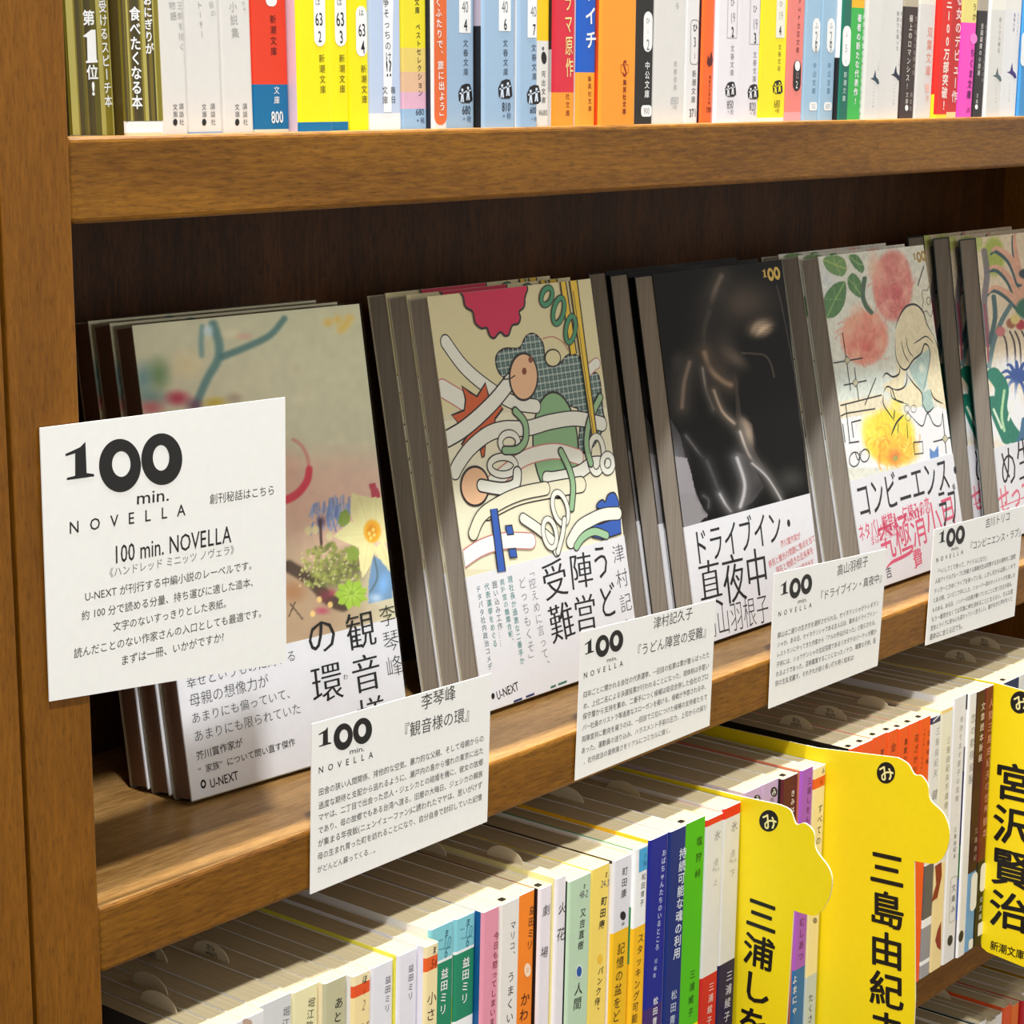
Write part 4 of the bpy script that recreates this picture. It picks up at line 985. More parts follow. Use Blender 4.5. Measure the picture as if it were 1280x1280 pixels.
A, B, C, D, E, G = Crop(80, 0, 5.12), Crop(310, 0, 5.12), Crop(540, 0, 5.12), Crop(760, 0, 6.4), Crop(930, 0, 7.11), Crop(1090, 0, 6.737)
WH = (229, 228, 226); OFF = (224, 221, 215); PB = (158, 186, 212); YE = (250, 232, 0); OR = (250, 150, 34); K = (30, 28, 30); GY = (110, 108, 108); TEAL = (0, 108, 160)
WT = (244, 244, 242)
def bamboo(seed, box):
    r = random.Random(seed); x = 0; L = []
    while x < 1:
        w_ = r.uniform(.03, .12); c = r.choice([(128, 116, 30), (92, 84, 22), (150, 138, 52), (74, 62, 24), (176, 164, 84), (112, 96, 28), (64, 56, 18)])
        L.append((x, min(1, x+w_), c)); x += w_
    return ('stripes', ID, box, L)
OLIVE = (120, 108, 30)
U = []   # l, spine left, spine right, bands (px y of the lower edge, colour), front cover, label, ops
def add(L, l, sl, sr, bands, front, label, ops=(), **k): L.append((l, sl, sr, bands, front, label, ops, k))
add(U, 86, 90, 144.5, [(169, OLIVE), (999, WH)], (70, 60, 24), 'bamboo-striped paperback against the upright, first in the top row', [
    bamboo(3, (91, -120, 143.5, 169)),
    ('v', A, (154, 62), (158, 165), '第', WT, .03, 1.0), ('p', A, [(118, 232), (145, 212), (172, 190), (200, 190), (208, 382), (214, 386), (215, 400), (140, 404), (139, 392), (150, 386), (146, 240)], WT), ('v', A, (178, 412), (182, 512), '位', WT, .03, 1.0), ('v', A, (184, 510), (188, 625), '!', WT, .05, 1.0),
    ('v', A, (236, -90), (285, 690), 'き受けるスピーチ本', WT, .025, .95, .8)], back=OLIVE)
add(U, 145, 158, 205, [(151.5, OLIVE), (165.5, WT), (999, (226, 206, 172))], (84, 70, 26), 'bamboo-striped paperback with a blank white strip at its foot, second in the top row', [
    bamboo(8, (158, -120, 204, 151)),
    ('v', A, (450, 40), (468, 700), '食べたくなる本', WT, .03, 1.0), ('v', A, (530, -40), (548, 350), 'おにぎりが', WT, .03, .95)])
for l, r, blue, t1, t2, lab in ((206, 236, 0, '物語', '王朝を描く', 'white paperback with pale grey title, leftmost of the three alike beside the bamboo books'),
                            (237, 279, 1, 'ト191', '量の', 'white paperback with a thin blue line at its foot, in the top row'),
                            (280, 318, 0, '小説集', 'れる、', 'white paperback with pale grey title, just left of the red and blue one')):
    x = (l-80)*5.12; w_ = (r-l)*5.12
    add(U, l, l+(1 if l != 206 else 1), r, [(164.5 if blue else 999, OFF)]+([(168, (150, 176, 216)), (999, OFF)] if blue else []), (40, 52, 44) if l != 280 else (48, 50, 48), lab, [
        ('v', A, (x+w_*.28, 0 if t1 != 'ト191' else 0), (x+w_*.38, 135 if len(t1) == 2 else 250), t1, (178, 176, 172), 0, .85), ('v', A, (x+w_*.62, 0), (x+w_*.72, 110 if len(t2) < 4 else 330), t2, (190, 188, 184), 0, .8),
        ('v', A, (x+w_*.42, 660), (x+w_*.45, 755), '文庫', (90, 88, 88), 0, .9), ('v', A, (x+w_*.68, 655), (x+w_*.71, 805), '講談社', (110, 108, 108), 0, .85),
        ('p', A, ell(x+w_*.43, 782, 14, 22, 0, 12), K)])
add(U, 318, 319, 362.7, [(105.5, (232, 62, 32)), (161.5, TEAL), (999, (228, 222, 196))], (206, 60, 40), 'paperback with a red wrapper above a blue foot priced 800', [
    ('box', B, (112, -40, 185, 42), WT, 3), ('v', B, (158, 88), (166, 362), '新潮文庫', (60, 20, 20), 0, .85), ('v', B, (182, 545), (184, 672), '文庫', WT, 0, .85), ('h', B, (147, 752), (224, 748), '800', WT, .02, 1.5)])
yl = [('新潮文庫', (70, 60, 10))]
add(U, 363, 375, 416.5, [(152.5, YE), (167.5, TEAL), (999, (232, 226, 200))], (226, 200, 214), 'yellow paperback labelled 63 2, thickest of the three yellow ones at left', [
    ('box', B, (418, -60, 496, 298), WT, 3.2), ('h', B, (428, 15), (462, 13), 'は', K), ('h', B, (428, 125), (478, 122), '63', K, .01, 1.6), ('h', B, (448, 235), (470, 234), '2', K, .01, 1.6), ('v', B, (470, 340), (480, 605), '新潮文庫', (80, 70, 10), 0, .85)], back=WH)
add(U, 416.5, 418.5, 437, [(152, YE), (164, TEAL), (999, (232, 226, 200))], (240, 238, 220), 'slim yellow paperback labelled 63 3, middle of the three yellow ones at left', [
    ('box', B, (552, -60, 630, 298), WT, 3.2), ('h', B, (566, 15), (602, 13), 'は', K), ('h', B, (562, 125), (616, 122), '63', K, .01, 1.6), ('h', B, (584, 238), (608, 236), '3', K, .01, 1.6), ('v', B, (600, 340), (604, 602), '新潮文庫', (80, 70, 10), 0, .85)], back=WH)
add(U, 437, 438, 462.5, [(163, YE), (999, (20, 110, 110))], YE, 'yellow paperback labelled 63 4, beside the pale blue and white one', [
    ('box', B, (688, 36, 762, 362), WT, 3.2), ('h', B, (708, 82), (740, 80), 'は', K), ('h', B, (704, 195), (752, 192), '63', K, .01, 1.6), ('h', B, (722, 303), (746, 301), '4', K, .01, 1.6), ('v', B, (738, 408), (746, 668), '新潮文庫', (80, 70, 10), 0, .85)], back=WH)
add(U, 462.5, 464, 502.5, [(141.5, (190, 206, 232)), (999, (234, 234, 238))], (216, 224, 238), 'pale blue paperback with a white stripe down its spine and a white foot', [
    ('p', B, [(858, -300), (935, -300), (918, 718), (868, 718)], (240, 242, 246)),
    ('v', B, (880, -18), (900, 395), '争そっちのけ', K, .005, .88), ('h', B, (880, 440), (922, 436), '!?', K, .01, 1.5), ('v', B, (875, 545), (878, 672), '文庫', K, 0, .85), ('v', B, (926, 545), (930, 668), '毎日', K, 0, .8)])
add(U, 503, 505, 534.5, [(-10, YE), (60, (240, 224, 40)), (90, (232, 206, 110)), (115, (226, 186, 150)), (136, (222, 176, 200)), (999, (150, 186, 220))], (34, 36, 52), 'paperback fading from yellow to pink over a light blue foot', [
    ('v', B, (1080, -15), (1104, 620), '文庫 ベストセレクション', K, .005, .88), ('h', B, (1072, 716), (1126, 716), '680', (40, 50, 70), 0, 1.1), ('h', B, (1078, 772), (1130, 770), '+ 税', (60, 80, 110), 0, 1)])
add(U, 534.5, 541.5, 559.5, [(999, WH)], (44, 46, 60), 'white paperback with a tall orange title panel, between the two light blue runs', [
    ('box', C, (8, -800, 95, 798), (224, 104, 48), 3), ('v', C, (38, -20), (68, 780), 'くふたりで、旅に出よう」', WT, .015, .9)])
for l, sl, r, num, price, lab, fr_c, dx in ((559.5, 560.5, 593.5, '4', '680', 'light blue paperback labelled 40 4, right of the orange title panel', (200, 186, 120), 0),
                                        (593.5, 604, 644, '6', '810', 'light blue paperback labelled 40 6 with a black front cover edge', [(33, (176, 164, 178)), (999, (26, 24, 26))], 255),
                                        (644, 655.5, 672, '7', '600', 'narrow light blue paperback labelled 40 7 with a white front cover edge', WH, 440)):
    w7 = num == '7'; ty = 30 if w7 else 0
    add(U, l, sl, r, [(162 if num == '6' else 999, PB)]+([(999, (228, 222, 200))] if num == '6' else []), fr_c, lab, [
        ('box', C, (172+dx, -80, 248+dx-(20 if w7 else 0), 212+ty-(12 if num == '6' else 0)), WT, .3), ('h', C, (190+dx, 45+ty), (232+dx-(4 if w7 else 0), 45+ty), '40', GY, 0, 1.6), ('h', C, (203+dx, 160+ty-(5 if num == '6' else 0)), (224+dx, 160+ty-(5 if num == '6' else 0)), num, K, .02, 1.6),
        ('v', C, (214+dx-(4 if w7 else 0), 255+ty-10), (216+dx, 500+ty-10), '文春文庫', (60, 70, 84), 0, .82), ('rock', C, (213+dx-(2 if w7 else 0), 600-(28 if num == '6' else 0)+(8 if w7 else 0)), 82, (214, 226, 240)),
        ('h', C, (192+dx-(6 if w7 else 0), 704-(20 if num == '6' else 0)), (246+dx-(20 if w7 else 0), 704-(20 if num == '6' else 0)), price, (50, 60, 76), .01, 1.4), ('h', C, (196+dx, 762-(20 if num == '6' else 0)), (250+dx-(18 if w7 else 0), 760-(20 if num == '6' else 0)), '+ 税', (80, 100, 130), 0, 1)], back=PB)
add(U, 672, 673, 686.5, [(51, (250, 206, 20)), (999, (232, 230, 222))], (232, 230, 222), 'slim paperback, yellow above and white below with a small black bird mark', [
    ('p', C, ell(716, 370, 17, 40, -4, 14), K), ('p', C, ell(710, 310, 8, 12, 0, 10), GY), ('v', C, (712, 445), (714, 668), '河出文庫', (70, 70, 66), 0, .8), ('h', C, (682, 722), (738, 720), '¥680', (130, 128, 124), 0, 1.2)])
add(U, 686.5, 691.5, 718, [(115.5, (222, 44, 64)), (999, (250, 158, 44))], [(62, (60, 44, 44)), (115, (190, 184, 180)), (999, (226, 222, 216))], 'paperback with a crimson wrapper over an orange foot', [
    ('v', C, (868, -60), (880, 500), 'ラマ原作', (246, 226, 150), .015, .95, .62), ('v', C, (868, 590), (868, 750), '社文庫', (150, 70, 20), .01, .8)])
add(U, 718, 721, 744, [(90.5, (16, 92, 196)), (999, (252, 166, 50))], (232, 226, 220), 'paperback with a bright blue wrapper over an orange foot', [
    ('v', C, (1010, -130), (1018, 330), 'ッイチ', WT, .03, .8), ('v', C, (1008, 480), (1010, 718), '集英社文庫', (140, 70, 20), .01, .8)])
add(U, 744, 749.5, 793.8, [(999, (252, 154, 40))], (216, 70, 24), 'broad plain orange paperback with a small shield mark on its spine', [
    ('s', D, [(104, 518), (104, 575), (132, 605), (164, 575), (164, 518), (104, 518)], .35, (190, 90, 20)), ('h', D, (118, 548), (150, 546), 'S', (150, 40, 30), .02, 1.6), ('v', D, (134, 630), (128, 918), '集英社文庫', (130, 40, 26), .02, .85)])
add(U, 794, 795.5, 815.5, [(999, (34, 32, 30))], (34, 32, 30), 'black paperback with a white oval number label', [
    ('box', D, (286, 90, 352, 416), WT, 6), ('h', D, (304, 165), (334, 165), 'ひ', GY, .01), ('h', D, (314, 258), (324, 258), '1', GY), ('h', D, (306, 358), (332, 358), '2', GY, 0, 1.4),
    ('v', D, (314, 486), (308, 790), '中公文庫', WT, .015, .9), ('box', D, (264, 842, 346, 932), WT, 1.5), ('h', D, (282, 888), (330, 888), '900', GY, 0, 1.3)])
add(U, 815.5, 817, 854.5, [(999, OFF)], WH, 'broad white paperback with faint grey lettering, right of the black one', [
    ('v', D, (552, -60), (556, 80), 'から', (150, 150, 150), 0, .8), ('v', D, (540, 480), (536, 728), '筑摩書房', (176, 176, 176), 0, .8), ('h', D, (500, 805), (564, 803), '880', (180, 180, 182), 0, 1.2), ('h', D, (512, 858), (552, 856), '+税', (190, 190, 190), 0, 1)])
add(U, 854.5, 855.5, 872, [(999, (234, 233, 230))], WH, 'slim white paperback with an outlined label numbered 3 1', [
    ('line', D, (664, 158, 720, 514), (140, 136, 132), 1.6), ('h', D, (678, 222), (716, 220), 'ひ', K, .01), ('h', D, (684, 336), (704, 334), '3', (60, 60, 60), 0, 1.5), ('h', D, (688, 448), (700, 448), '1', GY, 0, 1.4), ('v', D, (690, 555), (680, 830), '新潮文庫', (90, 90, 90), 0, .88), ('h', D, (648, 906), (706, 900), '371', (80, 80, 80), .01, 1.4)])
add(U, 872, 876, 890, [(999, (246, 104, 34))], (60, 24, 34), 'slim deep orange paperback with a small dark leaf mark', [
    ('p', D, [(790, 500), (800, 440), (812, 470), (824, 412), (832, 440), (838, 480), (832, 520), (806, 534)], (90, 20, 20)), ('v', D, (816, 600), (808, 840), '講談社文芸文庫', (130, 40, 26), .01, .8), ('h', D, (784, 882), (826, 876), '780', (120, 40, 20), .01, 1.3)])
for l, sl, r, num, pr, x, dy, lab in ((890, 893, 923.5, '2', '850', 996, 0, 'white paperback with an outlined label numbered 19 2'), (923.5, 925, 947, '3', '820', 1176, 50, 'white paperback with an outlined label numbered 19 3, left of the yellow one')):
    add(U, l, sl, r, [(999, (235, 230, 233))], (244, 206, 206) if num == '2' else WH, lab, [
        ('line', D, (x-34, -60, x+34, 305+dy), (170, 160, 164), .3), ('h', D, (x-18, 20+dy), (x+18, 18+dy), 'ひ', GY), ('h', D, (x-18, 142+dy), (x+22, 140+dy), '19', (150, 146, 150), 0, 1.6), ('h', D, (x-10, 256+dy), (x+10, 254+dy), num, K, .02, 1.6),
        ('v', D, (x, 355+dy), (x-6, 612+dy), '文春文庫', (130, 126, 130), 0, .86), ('rock', D, (x-16, 716+dy*.4), 80, (230, 228, 230)), ('h', D, (x-46, 838+dy*.3), (x+6, 834+dy*.3), pr, (110, 106, 110), 0, 1.5), ('h', D, (x-42, 896+dy*.2), (x+8, 892+dy*.2), '+ 税', (160, 156, 160), 0, 1)])
add(U, 947, 949, 980.5, [(147, (250, 232, 24)), (999, (240, 234, 228))], (238, 226, 120), 'yellow paperback labelled 19 4 with a white foot, between white and salmon ones', [
    ('box', E, (292, -60, 360, 338), (240, 236, 220), .6), ('h', E, (312, 35), (344, 33), 'ひ', GY), ('h', E, (308, 140), (346, 138), '19', (170, 160, 140), 0, 1.5), ('h', E, (310, 272), (330, 270), '4', K, .02, 1.5), ('v', E, (320, 385), (308, 640), '文春文庫', (120, 110, 40), 0, .82),
    ('rock', E, (298, 775), 80, (250, 232, 24)), ('h', E, (264, 925), (320, 920), '680', (120, 100, 30), 0, 1.4), ('h', E, (272, 984), (314, 980), '+税', (150, 130, 40), 0, 1)])
add(U, 980.5, 981.5, 1001.5, [(140, (238, 132, 122)), (999, (242, 160, 164))], (226, 112, 104), 'salmon pink paperback with a black lozenge label', [
    ('v', E, (498, -20), (474, 480), 'PHP文芸文庫', (120, 50, 54), 0, .8), ('box', E, (440, 534, 500, 810), (36, 26, 26), 4.2), ('p', E, ell(474, 585, 23, 46, 0, 16), WT), ('h', E, (456, 672), (486, 670), '12', (170, 150, 150), 0, 1.4), ('h', E, (458, 752), (476, 752), '2', WT, 0, 1.4)])
for l, sl, r, num, x, pr, lab in ((1001.5, 1003.5, 1022, '8', 640, '762', 'light blue paperback with an oval label numbered 2 8'), (1022, 1023, 1041, '9', 770, '800', 'light blue paperback with an oval label numbered 2 9')):
    add(U, l, sl, r, [(999, (160, 194, 218))], (196, 206, 222), lab, [
        ('box', E, (x-28, 160, x+30, 470), WT, 4), ('h', E, (x-12, 230), (x+20, 228), 'ふ', GY), ('h', E, (x-10, 330), (x+14, 330), '2', (110, 110, 110), 0, 1.6), ('h', E, (x-12, 420), (x+10, 420), num, (90, 90, 90), 0, 1.6), ('v', E, (x-10, 545), (x-22, 845), '中公文庫', (100, 130, 160), 0, .8), ('box', E, (x-60, 908, x+6, 982), WT, 1.2), ('h', E, (x-46, 946), (x-6, 944), pr, (150, 156, 164), 0, 1.3)])
zeb = []
add(U, 1041, 1048.5, 1059.5, [(999, (16, 106, 86))], [(72, WH), (999, (30, 28, 30))], 'slim dark green paperback with a white capsule label and zebra-striped cover edge', [
    ('box', E, (880, 228, 940, 590), WT, 3), ('h', E, (900, 310), (924, 308), 'ふ', (150, 160, 156)), ('h', E, (898, 430), (916, 430), '5', (150, 160, 156), 0, 1.4), ('h', E, (900, 540), (910, 540), '1', (160, 170, 166), 0, 1.3), ('v', E, (902, 630), (884, 910), '新潮文庫', (190, 216, 206), .01, .8)])
add(U, 1059.5, 1060.5, 1075, [(9.5, (250, 190, 30)), (999, (60, 186, 80))], (60, 180, 80), 'bright green paperback with white lettering under a yellow top', [
    ('v', E, (1028, 120), (985, 940), '著者の新たな代表作!', WT, .03, .9), ('v', E, (1070, 120), (1034, 1010), '絶望と希望のあいだを描く物語', (214, 240, 216), .01, .8)], back=WH)
for l, sl, r, cr, bx, by, c, tx, lab in ((1075, 1078, 1097, E, 1165, 690, (48, 70, 84), None, 'white paperback with a slate swallow mark, right of the bright green one'), (1097, 1098, 1122.5, G, 200, 620, (30, 40, 64), ('新訳でも書った', (220, 90), (212, 430)), 'white paperback with a navy swallow mark, left of the dark brown one'),
                                     ):
    ops = [('bird', cr, (bx-6, by), 70, c), ('v', cr, (bx+30, by-150), (bx+26, by-60), 'ヤ文庫', (130, 130, 130), 0, .6), ('v', cr, (bx-10, by+80), (bx-20, by+270), 'ハヤカワ文庫', (110, 110, 110), 0, .6)]
    if tx: ops += [('v', G, tx[1], tx[2], tx[0], (110, 110, 112), 0, .85), ('v', G, (248, 90), (240, 350), '死のにほい', (150, 150, 150), 0, .8)]
    add(U, l, sl, r, [(999, OFF)], WH, lab, ops)
add(U, 1122.5, 1124, 1141.5, [(8, (188, 176, 150)), (999, (60, 46, 42))], (70, 54, 48), 'dark brown paperback with cream lettering under a beige top', [
    ('v', G, (332, 120), (292, 760), '極上のロマンシス!', (226, 218, 208), .02, .9), ('v', G, (372, 130), (348, 640), '恋に落ちた伯爵の嘘', (170, 150, 140), .0, .8), ('v', G, (296, 770), (290, 880), '文庫', (210, 200, 190), .01, .85), ('p', G, ell(290, 908, 14, 26, 0, 10), WT), ('v', G, (330, 770), (322, 940), '講談社', (160, 150, 144), 0, .8)])
add(U, 1141.5, 1143, 1163, [(5, (240, 236, 220)), (999, OFF)], (240, 216, 60), 'white paperback with salmon lettering, left of the two red ones', [
    ('v', G, (492, 215), (468, 650), '双葉文庫', (232, 150, 130), .005, .85), ('p', G, [(444, 705), (480, 705), (476, 770), (450, 785)], (240, 190, 176)), ('h', G, (452, 830), (478, 826), '税', (236, 180, 170), 0, 1)])
add(U, 1163, 1168.5, 1183.5, [(143, (228, 34, 24)), (999, (250, 210, 30))], [(118, (226, 40, 30)), (999, (250, 214, 40))], 'red paperback with a yellow foot and bold white lettering', [
    ('v', G, (655, -30), (600, 940), '三100万部突破!', (250, 226, 214), .04, .95)], back=(200, 30, 24))
add(U, 1183.5, 1184, 1195, [(140, (206, 38, 34)), (999, (240, 214, 150))], (190, 34, 30), 'narrower red paperback left of the magenta one', [
    ('v', G, (742, -60), (690, 870), 'る女のデビュー作', (250, 220, 214), .03, .9)])
add(U, 1195, 1196, 1214, [(28, (240, 224, 130)), (999, (250, 76, 196))], (240, 90, 190), 'magenta paperback with a pale yellow top', [
    ('v', G, (866, 20), (862, 180), 'うか', (90, 80, 40), .01, .85), ('p', G, ell(855, 325, 30, 46, 0, 16), (252, 130, 212)), ('v', G, (850, 400), (812, 840), 'ちくま文庫', (90, 20, 80), .02, .85), ('h', G, (795, 930), (828, 926), '680', (150, 40, 120), 0, 1.4)])
add(U, 1214, 1215, 1227.5, [(13, (176, 164, 146)), (999, (40, 34, 36))], (48, 40, 40), 'black paperback with cream lettering, right of the magenta one', [
    ('v', G, (930, 190), (896, 640), '全国図書の小部屋', (226, 220, 214), .015, .9), ('v', G, (962, 200), (930, 700), '傑作そして文学的短編', (150, 140, 138), 0, .8), ('v', G, (888, 780), (880, 880), '文庫', (200, 194, 190), .01, .8), ('p', G, ell(878, 900, 13, 22, 0, 10), WT)])
add(U, 1227.5, 1230, 1249.5, [(12, (240, 236, 224)), (999, OFF)], WH, 'white paperback with a grey-green swallow mark', [
    ('bird', G, (1050, 630), 66, (84, 104, 106)), ('v', G, (1084, 140), (1066, 450), '新しい人物伝', (140, 140, 140), 0, .85), ('v', G, (1050, 700), (1040, 870), 'ハヤカワ文庫', (140, 140, 140), 0, .6)])
add(U, 1249.5, 1251, 1269, [(12, (238, 234, 226)), (999, (234, 233, 232))], WH, 'white paperback with a purple swallow mark, left of the blue one', [
    ('bird', G, (1172, 600), 72, (58, 40, 120)), ('v', G, (1204, 105), (1190, 270), '最後の書', (120, 110, 160), 0, .85), ('v', G, (1232, 110), (1222, 310), 'ある男の祈り', (170, 166, 186), 0, .8), ('v', G, (1160, 690), (1152, 860), 'ハヤカワ文庫', (140, 140, 140), 0, .6)])
add(U, 1269, 1272, 1300, [(999, (62, 144, 204))], (60, 130, 190), 'blue paperback cut by the right edge in the top row', [('box', G, (1262, 270, 1300, 556), WT, 3)])
def interp(x): return -.020+(x-200)*.048/1000
def place_row(L, refy, z0, heights, group, meas, lean_f, slips={}, ribbons=(), drift=0.5):
    xp = None; yp = None
    for i, (l, sl, sr, bands, front, label, ops, kw) in enumerate(L):
        py = refy if np.isscalar(refy) else refy[i]
        m = meas(i, l, sl, sr, py)
        if i == 0: yi = m; xl = on(sl, py, 1, yi)[0]
        elif sl-l >= 2.5:          # the front cover shows between the neighbour's spine and this one
            x = xp+.12; d = ray(sl, py); yi = EYE[1]+d[1]/d[0]*(x-EYE[0]); xl = x
            yi = min(max(yi, m-5), m+5)
        else: yi = max(yp+.05, m); xl = xp+.1
        z1 = z0+heights(i)
        xr = on(sr, py, 1, yi)[0]
        if xr-xl < 3: xr = xl+3
        xc = (sl+sr)/2; fr = Frame((0, yi-.03, 0), (1, 0, 0), (0, 0, 1))
        zb = [(fr.uv((xc, b_[0]))[1] if b_[0] < 900 else z0, b_[1]) for b_ in bands]
        f2_ = front if not isinstance(front, list) else [(fr.uv((xc, b_[0]))[1] if b_[0] < 900 else z0, b_[1]) for b_ in front]
        k = dict(kw); sl_ = slips.get(i, ())
        paperback(xl, xr, yi, z0, z1, zb, f2_, label, group, lean=lean_f(sl), draw=row_ops(ops) if ops else None, ribbon=(i in ribbons), slips=sl_, **k)
        xp, yp = xr, yi
hs = [149.5+random.uniform(-1.5, 1.5) for _ in range(80)]
place_row(U, 155, TOPS[1][0], lambda i: hs[i], 'paperbacks on the top shelf', lambda i, l, sl, sr, py: 9.0-.004*l, interp)

# ------------------------------------------------------------------ lower row
H_, I_, J_, K_, L_, M_, N_, P_, Q_ = Crop(300, 1120, 7.11), Crop(460, 1080, 6.4), Crop(600, 1040, 5.333), Crop(740, 980, 4.267), Crop(900, 900, 8), Crop(1040, 830, 5.818), Crop(1120, 1040, 5.33), Crop(900, 920, 3.556), Crop(1120, 840, 2.906)
LW = []
TOPY = []
def low(l, sl, sr, ytop, bands, front, label, ops=(), **k):
    LW.append((l, sl, sr, bands, front, label, ops, k)); TOPY.append(ytop)
CR = (244, 226, 176); GRN = (30, 136, 98); AQ = (132, 204, 214); YB = (250, 204, 40)
low(239, 239, 261.5, 1294, [(999, (64, 62, 62))], (64, 62, 62), 'charcoal grey paperback at the left end of the lower row, against the upright')
low(261.5, 262, 284, 1284, [(999, WH)], WH, 'white paperback with a half-round slip on top, second in the lower row')
low(284, 284.5, 306, 1274, [(999, WH)], WH, 'white paperback whose bright top edge just enters at the bottom left of view')
low(306, 306.5, 331, 1262.5, [(1280, WH), (999, (226, 226, 226))], WH, 'white paperback with a small dark smudge at the top of its spine', [
    ('p', H_, [(20, 1100), (60, 1092), (100, 1104), (110, 1140), (30, 1140)], (188, 160, 140))])
low(331, 332.5, 365.5, 1240, [(999, (214, 214, 212))], (222, 222, 222), 'light grey paperback with small handwritten-style title, tall in the lower row', [
    ('v', H_, (418, 970), (395, 1290), '堀江敏', (110, 110, 110), -.004, .85)])
low(365.5, 367.5, 398.5, 1227.5, [(999, (236, 228, 178))], (240, 238, 226), 'pale yellow paperback between the light grey and olive ones', [
    ('v', H_, (640, 895), (612, 1200), '堀江敏', (60, 56, 46), -.002, .88)])
low(398.5, 405.5, 434, 1218, [(999, (192, 188, 150))], (238, 222, 186), 'olive grey paperback with black lettering and a cream cover edge', [
    ('v', H_, (885, 885), (850, 1260), 'あとは', K, .004, .88)])
low(434, 441, 464, 1211.5, [(1229, CR), (1243.5, (232, 84, 32)), (999, (246, 222, 160))], (238, 234, 230), 'cream paperback with an orange square label under the letter at its top', [
    ('h', H_, (1088, 742), (1130, 735), 'ほ', K, .01, 1.4), ('h', H_, (1098, 850), (1114, 848), '1', (120, 40, 20), 0, 1.8), ('h', H_, (1088, 968), (1116, 964), '2', (150, 140, 110), -.01, 1.7), ('v', H_, (1110, 1105), (1100, 1230), 'ど', K)])
low(464, 466, 492.5, 1198.5, [(999, (232, 230, 236))], (232, 230, 236), 'white paperback with grey lettering, left of the one with a yellow cover edge', [('v', I_, (162, 885), (152, 1190), '益田ミリ', (80, 78, 84), -.002, .86)])
low(492.5, 498, 522.7, 1184.5, [(999, (232, 229, 236))], (232, 224, 80), 'white paperback with grey lettering and a yellow front cover edge', [('v', I_, (346, 795), (338, 1092), '益田ミリ', (80, 78, 84), -.002, .86)])
low(522.7, 532, 549, 1177, [(1195, CR), (1212, (236, 96, 36)), (999, (246, 226, 170))], (232, 228, 236), 'cream paperback with an orange label, jutting out beside the teal and green pair', [
    ('h', I_, (516, 692), (550, 682), 'ま', K, .01, 1.4), ('h', I_, (505, 800), (550, 792), '54', (140, 50, 20), 0, 1.6), ('v', I_, (515, 1005), (498, 1270), '小さ', K, -.004, .82)])
for l, sl, sr, yt, dx, dy, lab in ((540, 544, 567.7, 1150, 0, 0, 'teal and green paperback, left one of the matching pair'), (567.7, 572, 595, 1139, 172, -88, 'teal and green paperback, right one of the matching pair, beside the dark blue edge')):
    low(l, sl, sr, yt, [(1198+dy/6.4, AQ), (1201.5+dy/6.4, WT), (1284+dy/6.4, GRN), (999, WT)], [(1240, WH), (999, (232, 226, 60))] if dx else WH, lab, [
        ('h', I_, (610+dx, 560+dy), (648+dx, 550+dy), 'ま', (30, 80, 96), .0, 1.3), ('h', I_, (604+dx, 632+dy), (664+dx, 622+dy), '10', (70, 140, 156), -.01, 1.6), ('h', I_, (612+dx, 708+dy), (640+dx, 702+dy), '6', (50, 110, 126), -.01, 1.6),
        ('s', I_, [(566+dx, 612+dy), (600+dx, 604+dy)], .2, (60, 130, 146)), ('s', I_, [(566+dx, 684+dy), (664+dx, 664+dy)], .2, (60, 130, 146)), ('v', I_, (614+dx, 825+dy), (596+dx, 1210+dy), '益田ミリ', WT, .012, .9)])
low(595, 612, 625, 1132, [(999, (232, 150, 170))], (14, 86, 142), 'pink paperback with a wide dark blue front cover edge', [('v', I_, (1030, 535), (990, 1300), '今日も怒ってしまいま', (130, 50, 66), .004, .86)])
low(625, 630, 650.6, 1121, [(999, (236, 230, 222))], (250, 224, 130), 'cream white paperback with spaced black lettering, between pink and orange ones', [('v', J_, (222, 585), (212, 860), 'マリコ、', K, -.004, .82), ('v', J_, (208, 920), (196, 1280), 'うまくい', K, -.004, .82)])
low(650.6, 651.5, 669.5, 1111, [(999, (250, 136, 30))], (246, 150, 60), 'bright orange paperback with a pale round mark, left of a black edge', [('v', J_, (352, 480), (328, 790), '益田ミリ', (70, 40, 20), .004, .85), ('p', J_, ell(316, 920, 22, 46, 0, 18), (250, 222, 190)), ('v', J_, (318, 885), (314, 950), '泣', (220, 120, 40), 0, .5), ('v', J_, (305, 1060), (288, 1270), 'かわ', (70, 30, 10), .004, .9)])
low(669.5, 675, 691, 1105, [(999, (238, 230, 234))], (28, 22, 24), 'white paperback with two widely spaced characters and a black front cover edge', [('v', J_, (446, 470), (440, 570), '劇', K, -.004, .8), ('v', J_, (436, 750), (422, 850), '場', K, -.004, .8)])
low(691, 696, 709, 1093.5, [(999, (238, 232, 234))], (236, 226, 160), 'slim white paperback with a pale yellow front cover edge', [('v', J_, (554, 450), (546, 560), '火', K, -.004, .8), ('v', J_, (546, 620), (534, 740), '花', K, -.004, .8)])
low(709, 712, 740, 1090, [(999, (190, 216, 184))], (24, 22, 24), 'mint green paperback with a blue round mark and a black cover edge', [
    ('h', J_, (688, 362), (706, 358), 'ま', K, 0, 1.4), ('h', J_, (664, 418), (720, 408), '48-2', GY, 0, 1.4), ('v', J_, (690, 500), (668, 790), '又吉直樹', K, .004, .85), ('p', J_, ell(660, 930, 23, 46, 4, 20), (226, 232, 220)), ('p', J_, ell(660, 930, 17, 36, 4, 20), (34, 86, 160)), ('v', J_, (660, 995), (645, 1190), '人間', (50, 56, 52), .002, .9)])
